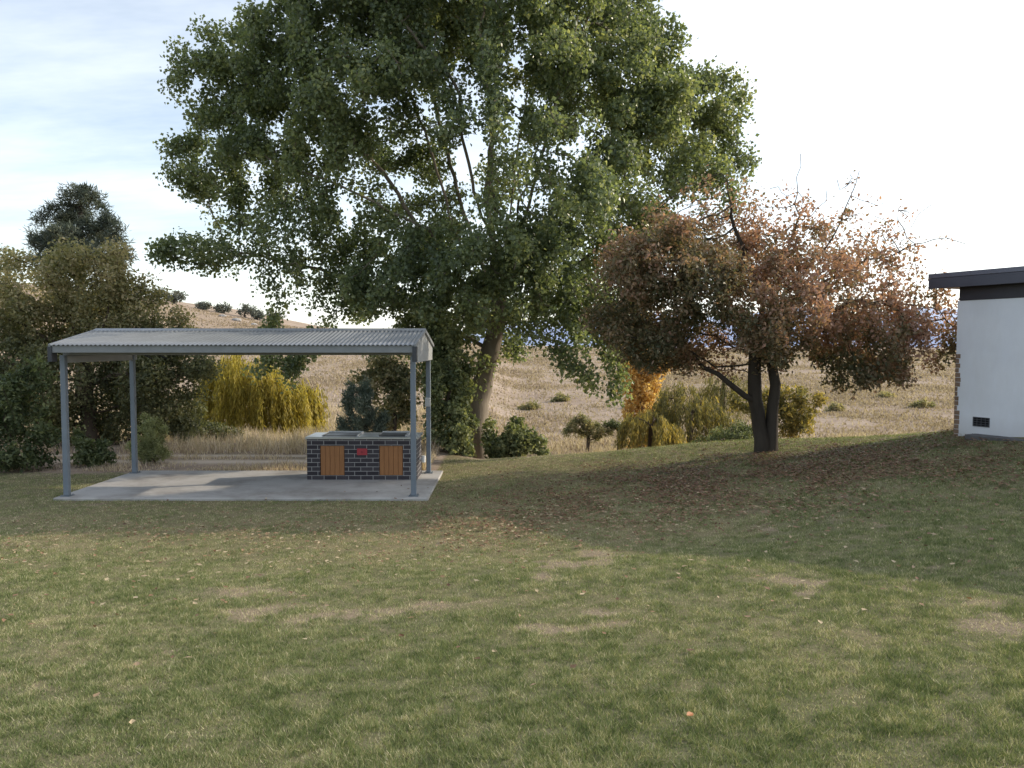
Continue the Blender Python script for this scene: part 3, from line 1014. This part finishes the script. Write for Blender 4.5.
bush('juniper_shrub', 'dark blue green juniper with upswept sprays behind the barbecue', 362, 19.5, [(350, 425, 16, 18, 1, 0), (362, 405, 16, 22, 1, 0), (375, 425, 16, 18, 1, .2), (345, 400, 8, 16, .5, 0), (366, 388, 8, 14, .6, 0)], 8000, .12, .18, LEAF_JUNIPER, simple_tint(.55, .2), 89, 330, .14, .17, .07, droop=-.9, up=0)
bush('brown_leaved_tree', 'small tree with sparse olive brown leaves behind the front right shelter post', 394, 21, [(380, 375, 24, 16, 1, 0), (402, 385, 20, 22, 1, 0), (395, 412, 22, 18, 1, .3), (360, 380, 14, 14, .7, 0)], 5200, .11, .6, LEAF_OAK, simple_tint(.66, .22), 91, 240, .22, .25, .13, cat='tree', r_root=.06, stem_h=.8)
bush('sucker_thicket', 'tall thicket of pale green shoots left of the big grey trunk', 450, 20.4, [(442, 440, 18, 26, 1, 0), (460, 430, 16, 34, 1, -.3), (437, 395, 15, 32, .9, 0), (462, 385, 13, 28, .8, .5), (445, 350, 16, 26, .8, .3), (430, 335, 12, 16, .6, 0)], 14000, .10, .75, LEAF_SHRUB, simple_tint(.62, .22), 93, 520, .2, .22, .11, r_root=.07, stem_h=.8)
bush('green_shrub', 'bright green leafy shrub at the right foot of the big grey trunk', 512, 20.8, [(500, 448, 18, 14, 1, 0), (522, 440, 18, 16, 1, 0), (515, 425, 12, 10, .8, .2), (540, 450, 10, 8, .8, 0), (490, 435, 10, 16, .9, .4)], 5000, .10, .75, LEAF_SHRUB, simple_tint(.60, .2), 95, 260, .17, .2, .1)
bush('dark_thicket', 'dark low thicket under the broad tree, left of the yellow willow', 205, 24, [(190, 432, 30, 12, 1, 0), (215, 434, 24, 10, 1, .3), (165, 430, 24, 14, 1, .3), (232, 438, 18, 7, 1, 0)], 7000, .10, .5, LEAF_OAK, simple_tint(.18, .15), 97, 320, .2, .22, .12)

fb = [(560, 402, 9, 'low grey green bush in the field left of the lone round tree'), (640, 408, 10, 'low bush in the field beside the golden tree'), (835, 412, 8, 'small low bush in the field right of the autumn tree trunk'),
      (885, 398, 7, 'small bush on the far slope between autumn tree and white building'), (920, 408, 9, 'low dry bush in the field nearest the white building'), (530, 410, 9, 'low bush in the field just right of the big grey trunk')]
for i, (px, py, sz, lb) in enumerate(fb):
    hb_ = ground_hit(px, py)
    bush('field_bush', lb, px, hb_[1], [(px, py - sz * .35, sz, sz * .45, 1, 0), (px + sz * .8, py - sz * .2, sz * .8, sz * .3, 1, .3), (px - sz * .7, py - sz * .2, sz * .7, sz * .3, 1, 0)], 900, .1 + .0022 * hb_[1], .4, LEAF_OAK, simple_tint(.72, .2), 161 + 2 * i, 60, .3, .3, .15, group='low bushes scattered in the dry field', r_root=.06, stem_h=.2, r_tip=.015)

# hilltop trees
far = [(160, 296, 10, 6), (175, 296, 11, 6), (205, 300, 8, 4), (222, 301, 9, 4), (246, 307, 9, 6), (258, 310, 7, 4), (140, 292, 9, 7), (275, 314, 8, 5)]
words = ['leftmost grey tree on the hill skyline', 'round grey tree on the skyline just left of the bare hilltop', 'widest grey tree on the hill skyline', 'small low tree at the bare hilltop', 'second small tree on the bare hilltop', 'taller dark tree on the skyline right of the hilltop', 'small tree low on the skyline right of the hilltop', 'rightmost tree on the hill skyline by the big tree branches']
order = sorted(range(len(far)), key=lambda i: far[i][0])
wl = {order[0]: words[0], order[1]: words[1], order[2]: words[2], order[3]: words[3], order[4]: words[4], order[5]: words[5], order[6]: words[6], order[7]: words[7]}
for i, (px, py, rx, ry) in enumerate(far):
    Yf = 235
    g = on_ground(px, Yf)
    top = 345 - (g[2] - EYE[2]) / Yf * F
    bush('skyline_tree', wl[i], px, Yf, [(px, top - ry * 1.3, rx, ry, 1, 0), (px - rx * .5, top - ry, rx * .6, ry * .7, 1, 0), (px + rx * .5, top - ry * 1.1, rx * .6, ry * .8, 1, 1)], 700, .6, .6, LEAF_FAR, simple_tint(.4, .25), 101 + i * 3, 60, .9, 1.0, .6, group='trees along the hill skyline', cat='tree', r_root=.25, stem_h=1.0, r_tip=.06)

# boulders on the hill
rockm = flat_mat('pale_rock', (.42, .40, .38), .9, var=.3, scale=1.5)
rw = ['pale boulder nearest the bare hilltop', 'second pale boulder down the hill edge', 'low pale boulder in the middle of the hill edge', 'lowest pale boulder on the hill edge']
for i, (px, Yf, sz) in enumerate([(224, 215, .8), (238, 212, 1.0), (255, 210, .7), (272, 205, .9)]):
    g = on_ground(px, Yf)
    rng = np.random.default_rng(130 + i)
    import bmesh
    bm = bmesh.new()
    bmesh.ops.create_icosphere(bm, subdivisions=3, radius=1)
    for v in bm.verts:
        nrm = 1 + .45 * (fbm(v.co.x + v.co.y * .5 + i * 3, v.co.z + v.co.y, 1.6, 140 + i, 3) - .5)
        v.co = Vector((v.co.x * sz * 1.3 * nrm, v.co.y * sz * nrm, v.co.z * sz * .55 * nrm))
    me = bpy.data.meshes.new('boulder')
    bm.to_mesh(me)
    bm.free()
    o = link('boulder', me, rockm)
    o.location = (g[0], g[1], g[2] + sz * .15)
    tag(o, rw[i], 'rock', 'pale boulders along the hill edge')

# ------------------------------------------------------------------ shelter
GALV = flat_mat('galvanised_steel', (.22, .25, .28), .45, .35, .2, 5)
STEEL_BLUE = flat_mat('blue_grey_paint', (.17, .205, .245), .5, .0, .12, 4)
ROOFM = flat_mat('roof_sheet', (.27, .285, .305), .45, .4, .15, 2.5)
TRIM = flat_mat('pale_trim', (.40, .41, .41), .55, .0, .12, 5)
GABLE = flat_mat('gable_grey', (.31, .32, .325), .55, .0, .12, 5)
BEAM = flat_mat('beam_grey', (.23, .245, .26), .5, .15, .12, 5)
DARK = flat_mat('dark_steel', (.05, .055, .065), .5, .2, .15, 8)
k = NT('concrete')
cn = k.noise(1.2, None, 7, .65)
cfine = k.noise(60, None, 3)
cc = k.mix(cn, (.38, .365, .35), (.56, .54, .52))
cc = k.mix(k.ramp(k.noise(.8, None, 5, .7), [(.45, (0, 0, 0)), (.66, (.75, .75, .75))]), cc, (.22, .20, .18))
cc = k.mix(k.math('MULTIPLY', cfine, .3), cc, (.2, .19, .18))
CONC = k.done(k.principled(cc, .85, normal=k.bump(cfine, .004, .4), spec=.25))

slab = MB().box(SLAB[0], SLAB[1], SLAB[2], SLAB[3], -.14, 0).build('concrete_slab', CONC, None, .012)
tag(slab, kind='structure')

shel = empty('picnic_shelter', (-4.75, 15.15, 0), 'open picnic shelter with corrugated grey roof on four steel posts', 'shelter')
XL, XR, YF_, YB = -7.79, -1.72, 13.9, 16.42
RX0, RX1, RYF, RYB, ZE, ZR, YR = -7.80, -1.65, 13.55, 16.62, 2.645, 2.925, 15.085


def roofz(y): return ZE + (ZR - ZE) * (1 - abs(y - YR) / (YR - RYF))


for (px_, py_) in ((XL, YF_), (XR, YF_), (XL, YB), (XR, YB)):
    m = MB()
    m.box(px_ - .045, px_ + .045, py_ - .045, py_ + .045, .012, 2.46)
    p = m.build('post', STEEL_BLUE, shel, .006)
    fp = MB().box(px_ - .085, px_ + .085, py_ - .085, py_ + .085, .001, .011).build('base_plate', GALV, p)
    for sx in (-.065, .065):
        for sy in (-.065, .065):
            MB().cyl((px_ + sx, py_ + sy, .0115), (px_ + sx, py_ + sy, .03), .009, 6).build('bolt', GALV, p)
MB().box(RX0 + .03, RX1 - .06, YF_ - .05, YF_ + .02, 2.465, roofz(YF_) - .035).build('front_beam', BEAM, shel, .004)
MB().box(RX0 + .03, RX1 - .06, YB - .02, YB + .05, 2.465, roofz(YB) - .035).build('rear_beam', BEAM, shel, .004)
MB().box(RX0, RX1, RYF - .012, RYF + .01, ZE - .135, ZE - .012).build('front_fascia', BEAM, shel, .003)
MB().box(RX0, RX1, RYB - .01, RYB + .012, ZE - .155, ZE - .012).build('rear_fascia', BEAM, shel, .003)
for xx in (XL, XR):
    MB().box(xx - .028, xx + .028, YF_ + .025, YB - .025, 2.33, 2.45).build('end_beam', TRIM, shel, .004)
for xx in (RX0 + .012, RX1 - .012):
    pr = [(xx - .008, YF_ + .06, 2.335), (xx - .008, RYB - .015, 2.335), (xx - .008, RYB - .015, roofz(RYB) - .02), (xx - .008, YR, ZR - .02), (xx - .008, RYF + .02, roofz(RYF) - .01), (xx - .008, RYF + .02, ZE - .06), (xx - .008, YF_ + .06, ZE - .09)]
    MB().prism(pr, np.zeros(3), np.array([.016, 0, 0])).build('gable_panel', GABLE, shel)
for xx in (RX0 - .006, RX1 + .006 - .0):
    MB().box(xx - .04, xx + .03, RYF - .035, RYF + .14, ZE - .29, ZE - .03).build('beam_end_cap', DARK, shel, .004)
for s, y0 in ((1, RYF), (-1, RYB)):
    # sloping rafters under the sheet
    pass
for xx in (XL, -4.75, XR):
    for (ya, yb) in ((RYF + .1, YR - .02), (YR + .02, RYB - .1)):
        za, zb = roofz(ya) - .10, roofz(yb) - .10
        MB().prism([(xx - .025, ya, za), (xx - .025, yb, zb), (xx - .025, yb, zb + .075), (xx - .025, ya, za + .075)], np.zeros(3), np.array([.05, 0, 0])).build('rafter', GALV, shel)
for (xa, xb) in ((-7.6, -7.35), (-7.3, -7.05)):
    MB().prism([(xa, YB - .05, 2.46), (xa + .07, YB - .05, 2.46), (xb, YB - .05, 2.36), (xb - .05, YB - .05, 2.36)], np.zeros(3), np.array([0, .025, 0])).build('bracket', DARK, shel)
# corrugated sheets
def corr(y0, z0, y1, z1, name):
    per = .078
    xs = np.arange(RX0 - .02, RX1 + .021, per / 8)
    wv = .010 * np.cos(2 * np.pi * xs / per)
    rows = 5
    v = []
    for j in range(rows):
        t = j / (rows - 1)
        v.append(np.stack([xs, np.full_like(xs, y0 + (y1 - y0) * t), z0 + (z1 - z0) * t + wv], -1))
    n = len(xs)
    q = []
    for j in range(rows - 1):
        a = np.arange(n - 1) + j * n
        q.append(np.stack([a, a + 1, a + 1 + n, a + n], -1))
    o = link(name, npmesh(name, np.concatenate(v), np.concatenate(q), n=4, smooth_shade=True), ROOFM, shel)
    sm = o.modifiers.new('thick', 'SOLIDIFY')
    sm.thickness = .003
    return o


corr(RYF - .05, ZE - .006, YR, ZR + .004, 'roof_sheet')
corr(RYB + .05, ZE - .006, YR, ZR + .004, 'roof_sheet')
MB().prism([(RX0 - .03, YR - .16, ZR - .022), (RX0 - .03, YR, ZR + .022), (RX0 - .03, YR + .16, ZR - .022), (RX0 - .03, YR + .16, ZR - .017), (RX0 - .03, YR, ZR + .028), (RX0 - .03, YR - .16, ZR - .017)], np.zeros(3), np.array([RX1 - RX0 + .06, 0, 0])).build('ridge_cap', ROOFM, shel)
for xx in (RX0 - .012, RX1 + .012):
    for (ya, yb) in ((RYF - .03, YR), (YR, RYB + .03)):
        za, zb = roofz(ya) + .004, roofz(yb) + .004
        MB().prism([(xx - .02, ya, za - .05), (xx - .02, yb, zb - .05), (xx - .02, yb, zb + .012), (xx - .02, ya, za + .012)], np.zeros(3), np.array([.04, 0, 0])).build('barge_cap', ROOFM, shel)
sb = MB().box(XR - .06, XR + .05, YB - .11, YB - .047, 1.38, 1.56).build('switch_box', flat_mat('box_grey', (.45, .46, .46), .5), shel, .006)

# ------------------------------------------------------------------ barbecue
bq = empty('brick_barbecue', (-2.93, 15.95, 0), 'dark brick barbecue bench with steel top and two orange wooden doors', 'barbecue')
k = NT('dark_brick')
pos = k.pos()
sp = k.n('ShaderNodeSeparateXYZ', i_0=pos)
cmb = k.n('ShaderNodeCombineXYZ', i_0=k.math('ADD', sp.outputs[0], sp.outputs[1]), i_1=sp.outputs[2])
br = k.n('ShaderNodeTexBrick', i_Vector=cmb.outputs[0], i_Color1=(.026, .026, .034, 1), i_Color2=(.07, .066, .075, 1), i_Mortar=(.42, .41, .40, 1), i_Scale=1.0)
for nm, v in (('Mortar Size', .006), ('Mortar Smooth', .1), ('Brick Width', .24), ('Row Height', .086), ('Bias', -.2)): br.inputs[nm].default_value = v
bc = k.mix(k.math('MULTIPLY', k.noise(9), .4), br.outputs[0], (.05, .03, .03))
BRICK = k.done(k.principled(bc, .7, normal=k.bump(k.math('SUBTRACT', 1.0, br.outputs[1]), .008, .8), spec=.35))
BX0, BX1, BY0, BY1, BZ = -4.01, -1.86, 15.56, 16.36, .80
dl = (P(320, 460, BY0)[0], P(344.5, 460, BY0)[0])
dr = (P(379, 460, BY0)[0], P(403, 460, BY0)[0])
zt, zb = .675, .085
m = MB()
# front face is built around two recesses so that the doors sit in real openings
xs = [BX0, dl[0], dl[1], dr[0], dr[1], BX1]
for i in range(5):
    if i in (1, 3):
        m.box(xs[i], xs[i + 1], BY0, BY0 + .11, .001, zb)
        m.box(xs[i], xs[i + 1], BY0, BY0 + .11, zt, BZ)
    else:
        m.box(xs[i], xs[i + 1], BY0, BY0 + .11, .001, BZ)
m.box(BX0, BX0 + .11, BY0 + .11, BY1, .001, BZ)
m.box(BX1 - .11, BX1, BY0 + .11, BY1, .001, BZ)
m.box(BX0 + .11, BX1 - .11, BY1 - .11, BY1, .001, BZ)
m.build('brick_base', BRICK, bq)
k = NT('oiled_timber')
wn = k.noise(9, None, 6, .6, (6, 6, .5))
WOOD = k.done(k.principled(k.mix(wn, (.20, .085, .030), (.44, .20, .075)), .55, normal=k.bump(wn, .004, .4), spec=.4))
for (a, c_) in (dl, dr):
    d = MB()
    nb = 5
    wdt = (c_ - a - .012) / nb
    for q in range(nb):
        d.box(a + .006 + q * wdt + .0022, a + .006 + (q + 1) * wdt - .0022, BY0 + .018, BY0 + .04, zb + .006, zt - .006)
    dd = d.build('door', WOOD, bq, .002)
    mid = (a + c_) / 2
STEEL = flat_mat('stainless_steel', (.55, .57, .60), .32, .85, .1, 4)
MB().box(BX0 - .03, BX1 + .03, BY0 - .03, BY1 + .03, BZ + .002, BZ + .045).build('benchtop', STEEL, bq, .006)
for xa, xb in ((-3.72, -3.05), (-2.62, -2.1)):
    hp = MB()
    hp.box(xa, xb, BY0 + .12, BY1 - .12, BZ + .047, BZ + .058)
    h = hp.build('hotplate', flat_mat('seasoned_hotplate', (.07, .07, .075), .4, .7, .3, 7), bq, .004)
    MB().box(xa - .02, xa - .002, BY0 + .1, BY1 - .1, BZ + .047, BZ + .075).build('splash_rim', STEEL, h)
    MB().box(xb + .002, xb + .02, BY0 + .1, BY1 - .1, BZ + .047, BZ + .075).build('splash_rim', STEEL, h)
    MB().box(xa - .02, xb + .02, BY1 - .098, BY1 - .08, BZ + .047, BZ + .085).build('splash_rim', STEEL, h)
MB().box(-3.03, -2.83, BY0 - .014, BY0 - .002, .49, .62).build('sign_plate', flat_mat('red_enamel', (.42, .045, .06), .4), bq, .004)
MB().cyl((-2.93, BY0 - .0145, .555), (-2.93, BY0 - .034, .555), .026, 14).build('start_button', flat_mat('button_red', (.30, .03, .045), .35), bq)
tp = MB()
tp.cyl((BX1 + .002, 15.9, .36), (BX1 + .09, 15.9, .36), .018, 10)
tp.cyl((BX1 + .09, 15.9, .30), (BX1 + .09, 15.9, .43), .045, 12)
tp.build('pipe_cap', flat_mat('white_plastic', (.75, .75, .73), .45), bq)

# ------------------------------------------------------------------ house at the right
W = np.array([.45, -.893, 0])
Wn = np.array([.893, .45, 0])            # into the house
A = P(955, 400, 15.0)
A[2] = .70
zg = .70
up = np.array([0, 0, 1.0])
house = empty('white_house', (A[0], A[1], .9), 'white rendered building with dark flat roof at the right edge', 'building')
k = NT('white_render')
rn_ = k.noise(2.0, None, 6, .65)
rc = k.mix(rn_, (.74, .76, .82), (.86, .88, .92))
rc = k.mix(k.ramp(k.noise(.9, None, 5, .7, (1, 1, .3)), [(.5, (0, 0, 0)), (.75, (.35, .35, .35))]), rc, (.62, .61, .59))
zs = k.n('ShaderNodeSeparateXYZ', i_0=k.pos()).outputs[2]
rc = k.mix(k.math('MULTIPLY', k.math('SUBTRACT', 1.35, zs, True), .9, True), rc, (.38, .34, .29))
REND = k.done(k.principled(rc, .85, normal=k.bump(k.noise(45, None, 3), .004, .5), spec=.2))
HD = flat_mat('dark_band_grey', (.040, .040, .052), .45, 0, .2, 3)
HR = flat_mat('roof_metal', (.15, .155, .20), .38, .3, .15, 3)
HF = flat_mat('blue_grey_fascia', (.075, .078, .105), .45, 0, .15, 3)
zw = P(955, 301, 15.0)[2]
zsf = P(955, 287, 15.0)[2]
LH, DH = 13.0, 8.0
MB().obox(A, W * LH, Wn * DH, up * (zw - zg)).build('wall', REND, house)
MB().obox(A + W * .04 - Wn * .012 + up * (zw - zg + .002), W * (LH - .08), Wn * (DH - .05), up * (zsf - zw - .004)).build('dark_band', HD, house)  # dark strip between wall top and roof
oh = .40
RT = .25
ro = A - W * oh - Wn * .24 + up * (zsf - zg)
MB().obox(ro, W * (LH + oh * 2), Wn * (DH + .6), up * RT).build('roof', HR, house, .01)
MB().obox(ro - Wn * .022 - W * .02 + up * (-.02), W * (LH + oh * 2 + .04), Wn * .02, up * (RT - .06)).build('fascia', HF, house, .004)
MB().obox(ro - Wn * .028 - W * .022 + up * (RT - .075), W * (LH + oh * 2 + .05), Wn * .02, up * .085).build('gutter', HR, house, .004)
# rough brick showing along the corner
q = MB()
rng = np.random.default_rng(9)
for i in range(20):
    z0 = .02 + i * .088
    wd = .05 + .06 * rng.random()
    q.obox(A + up * z0 - Wn * .008 - W * .008, W * wd, Wn * .12, up * .078)
q.build('corner_bricks', flat_mat('old_brick', (.30, .20, .14), .9, 0, .35, 9), house)
# vent: width along W from px 973-990
def wall_pt(px, py):
    d = ray(px, py)
    # intersect with the wall plane
    nrm = np.array([W[1], -W[0], 0])
    t = np.dot(A - EYE, nrm) / np.dot(d, nrm)
    return EYE + d * t


v0 = wall_pt(973, 426)
v1 = wall_pt(990, 418)
vw = np.dot(v1 - v0, W)
vh = v1[2] - v0[2]
fr = MB()
fr.obox(v0 - Wn * .014, W * vw, Wn * .012, up * .012)
fr.obox(v0 - Wn * .014 + up * (vh - .012), W * vw, Wn * .012, up * .012)
fr.obox(v0 - Wn * .014 + up * .0125, W * .012, Wn * .012, up * (vh - .025))
fr.obox(v0 - Wn * .014 + W * (vw - .012) + up * .0125, W * .012, Wn * .012, up * (vh - .025))
vt = fr.build('vent', flat_mat('vent_grey', (.12, .12, .13), .6), house)
bk = MB().obox(v0 - Wn * .004 + W * .012 + up * .012, W * (vw - .024), Wn * .003, up * (vh - .024)).build('vent_back', flat_mat('vent_black', (.006, .006, .007), .9), vt)
sl_ = MB()
for i in range(1, 4):
    sl_.obox(v0 - Wn * .012 + W * .012 + up * (vh * i / 4 - .004), W * (vw - .024), Wn * .007, up * .007)
for i in range(1, 4):
    sl_.obox(v0 - Wn * .0125 + W * (vw * i / 4 - .003) + up * .0125, W * .006, Wn * .006, up * (vh - .025))
sl_.build('vent_grille', flat_mat('vent_slat', (.10, .10, .11), .6), vt)
# concrete path beside the wall
pth = MB()
pa = A + W * .42 - Wn * .32
pth.obox((pa[0], pa[1], .55), W * 11, Wn * .30, up * .47)
tag(pth.build('path', flat_mat('path_concrete', (.13, .125, .125), .9, 0, .3, 4), None, .01), kind='structure')
# ------------------------------------------------------------------ grass
def in_slab(x, y, m=.0):
    return (x > SLAB[0] - m) & (x < SLAB[1] + m) & (y > SLAB[2] - m) & (y < SLAB[3] + m)


def in_house(x, y):
    r = np.stack([x - A[0], y - A[1]], -1)
    return (r @ Wn[:2] > -.34) & (r @ W[:2] > .45) | ((r @ Wn[:2] > -.02) & (r @ W[:2] > 0))


def blades(name, x, y, h, wd, tint, mat, label, cat, lean, rng, extra=None):
    z = height(x, y)
    n = len(x)
    a = rng.random(n) * 2 * np.pi
    bx = np.cos(a) * wd / 2
    by = np.sin(a) * wd / 2
    l = rng.normal(0, lean, (n, 2)) * h[:, None]
    b0 = np.stack([x - bx, y - by, z - .008], -1)
    b1 = np.stack([x + bx, y + by, z - .008], -1)
    tp = np.stack([x + l[:, 0], y + l[:, 1], z + h], -1)
    V = np.stack([b0, b1, tp], 1).reshape(-1, 3)
    T = np.arange(3 * n).reshape(-1, 3)
    me = npmesh(name, V, T, {'tint': np.repeat(tint, 3)})
    o = link(name, me, mat)
    return tag(o, label, cat, kind='stuff')


def grass_mat(name, stops, trans=.3):
    k = NT(name)
    c = k.ramp(k.attr('tint'), stops)
    a = k.principled(c, .75, spec=.12)
    t = k.n('ShaderNodeBsdfTranslucent', i_Color=k.mix(1.0, c, (1.3, 1.3, .7), 'MULTIPLY')).outputs[0]
    m = k.n('ShaderNodeMixShader')
    m.inputs[0].default_value = trans
    k.t.links.new(a, m.inputs[1])
    k.t.links.new(t, m.inputs[2])
    return k.done(m.outputs[0])


GRASS = grass_mat('lawn_blade', [(0, (.085, .118, .046)), (.3, (.190, .235, .100)), (.55, (.29, .31, .16)), (.78, (.46, .42, .28)), (1, (.72, .64, .48))])
rng = np.random.default_rng(201)
n = 1500000
# density falls with distance
u = rng.random(n)
yy = 3.2 * (18.8 / 3.2) ** (u ** .92)
xx = (rng.random(n) * 2 - 1) * (yy * .74 + 1.2)
keep = ~in_slab(xx, yy, -.012 - .03 * (fbm(xx, yy, 3, 88, 2) - .5)) & ~in_house(xx, yy) & (lawn_mask(xx, yy) > .4)
bm_ = bare_mask(xx, yy)
dm_ = dry_mask(xx, yy)
keep &= rng.random(n) > bm_ * .8
tuft = fbm(xx, yy, 5.5, 91, 3)
keep &= rng.random(n) < smooth(.2, .6, tuft) * .7 + .4
xx, yy, bm_, dm_, tuft = [q[keep] for q in (xx, yy, bm_, dm_, tuft)]
n = len(xx)
hh = (.011 + .020 * rng.random(n)) * (.7 + .55 * smooth(.3, .7, tuft)) * (1 - .35 * dm_) * (1 + .02 * yy)
ww = (.0035 + .0035 * rng.random(n)) * (.8 + .045 * yy)
tint = .25 + .27 * dm_ * (.5 + rng.random(n) * .8) + .35 * bm_ + rng.normal(0, .15, n) + (rng.random(n) < .2) * .42 + (fbm(xx, yy, 11, 93, 2) - .5) * .75
blades('lawn_grass', xx, yy, hh, ww, np.clip(tint, 0, 1), GRASS, 'short patchy green and dry lawn grass in the foreground', 'grass', .75, rng)

DRYG = grass_mat('dry_blade', [(0, (.29, .225, .175)), (.5, (.54, .44, .355)), (1, (.72, .61, .51))], .35)
n = 150000
yy = 16.9 + 30 * rng.random(n) ** 1.7
xx = (rng.random(n) * 2 - 1) * (yy * .72)
cl = fbm(xx, yy, 1.1, 95, 3)
keep = (lawn_mask(xx, yy) < .5) & ((xx < -1.8) | (yy > crest(xx) + 3.5 + 2 * cl)) & ~in_slab(xx, yy, .1) & ~in_house(xx, yy) & (rng.random(n) < smooth(.3, .6, cl) + .15)
tr_ = np.exp(-((yy - 18.3) / .3) ** 2) + np.exp(-((yy - 19.3) / .25) ** 2)
keep &= ~((xx < -2) & (rng.random(n) < tr_ * 1.2))
keep &= ~((xx < -2.5) & (yy < 18.6) & (rng.random(n) < .6))
xx, yy, cl = xx[keep], yy[keep], cl[keep]
n = len(xx)
hh = (.10 + .28 * rng.random(n)) * (.5 + smooth(.35, .7, cl)) * np.where((xx < -2) & (yy < 19.6), .3, 1)
blades('dry_grass', xx, yy, hh, .010 + .012 * rng.random(n) + .0004 * yy, np.clip(.5 + rng.normal(0, .25, n), 0, 1), DRYG, 'pale straw coloured long grass beyond the lawn edge', 'grass', .35, rng)

n = 420000
yy = 27 * (230 / 27) ** rng.random(n)
xx = (rng.random(n) * 2 - 1) * (yy * .72)
cl = fbm(xx, yy * .6, .16, 96, 4)
keep = rng.random(n) < smooth(.34, .60, cl) + .14
xx, yy, cl = xx[keep], yy[keep], cl[keep]
n = len(xx)
hh = (.08 + .18 * rng.random(n)) * (.6 + .0045 * yy)
blades('dry_tussocks', xx, yy, hh, .025 + .0020 * yy, np.clip(.50 + rng.normal(0, .2, n) - .5 * (cl - .5), 0, 1), grass_mat('tussock_blade', [(0, (.15, .118, .088)), (.4, (.31, .245, .195)), (1, (.52, .43, .36))], .3), 'straw coloured tussocks over the far paddock', 'grass', .4, rng)

# ------------------------------------------------------------------ fallen leaves
LITTER = leaf_mat('fallen_leaf', [(0, (.10, .055, .036)), (.4, (.19, .10, .065)), (.7, (.31, .19, .115)), (1, (.54, .43, .29))], .15, .6, .3)


def litter_pts(n, cx, cy, sx, sy):
    return cx + rng.normal(0, sx, n), cy + rng.normal(0, sy, n)


lx, ly, lt = [], [], []
for n, cx, cy, sx, sy, tm in [(13000, 5.0, 14.2, 2.7, 1.6, .42), (5000, 2.8, 13.6, 2.1, 1.2, .44), (3500, 7.0, 12.6, 1.7, 1.9, .52), (1700, -2, 11.4, 4, .7, .70), (1600, 1.0, 11.5, 1.6, .8, .6), (500, -5, 10, 3, 1.3, .85), (450, 0, 8.5, 4, 1.8, .75)]:
    a, b_ = litter_pts(n, cx, cy, sx, sy)
    lx.append(a)
    ly.append(b_)
    lt.append(np.clip(rng.normal(tm, .2, n), 0, 1))
lx, ly, lt = np.concatenate(lx), np.concatenate(ly), np.concatenate(lt)
keep = (lawn_mask(lx, ly) > .5) & (~in_slab(lx, ly, .03) | (in_slab(lx, ly, -.04) & (rng.random(len(lx)) < .12) & ~((lx > -4.1) & (lx < -1.8) & (ly > 15.45)))) & ~in_house(lx, ly) & (ly > 4) & (rng.random(len(lx)) < .3 + 1.1 * smooth(.35, .6, fbm(lx, ly, 1.3, 99, 3)))
lx, ly, lt = lx[keep], ly[keep], lt[keep]
onslab = in_slab(lx, ly, -.03)
pz = np.where(onslab, -.012, height(lx, ly)) + .028 + .022 * rng.random(len(lx))
pos = np.stack([lx, ly, pz], -1)
V, T = leaf_geo(pos, .05 + .035 * rng.random(len(lx)), .62, rng, droop=0, up=3.0)
# flatten the leaf axis so that litter lies on the grass
zc = np.repeat(pz, 4)
V[:, 2] = zc + (V[:, 2] - zc) * .35
tag(link('leaf_litter', npmesh('leaf_litter', V, T, {'tint': np.repeat(lt, 4)}), LITTER), 'scattered brown and red fallen leaves under the autumn tree', 'fallen leaves', kind='stuff')
# one orange leaf lying alone in the foreground grass
h = ground_hit(690, 722)
lf = MB()
pts = [(-.045, 0, .0), (-.02, .024, .008), (.01, .028, .010), (.045, .004, .004), (.012, -.026, .010), (-.02, -.022, .008)]
for i in range(6):
    j = (i + 1) % 6
    lf.poly([np.array(pts[i]), np.array(pts[j]), np.array((.0, 0, .0))])
o = lf.build('fallen_leaf', flat_mat('orange_leaf', (.36, .14, .045), .6), None)
o.location = (h[0], h[1], float(height(h[0], h[1])) + .035)
o.scale = (.62, .62, .62)
o.rotation_euler = (.35, .1, .6)
tag(o, 'single orange fallen leaf lying alone in the foreground grass', 'leaf')
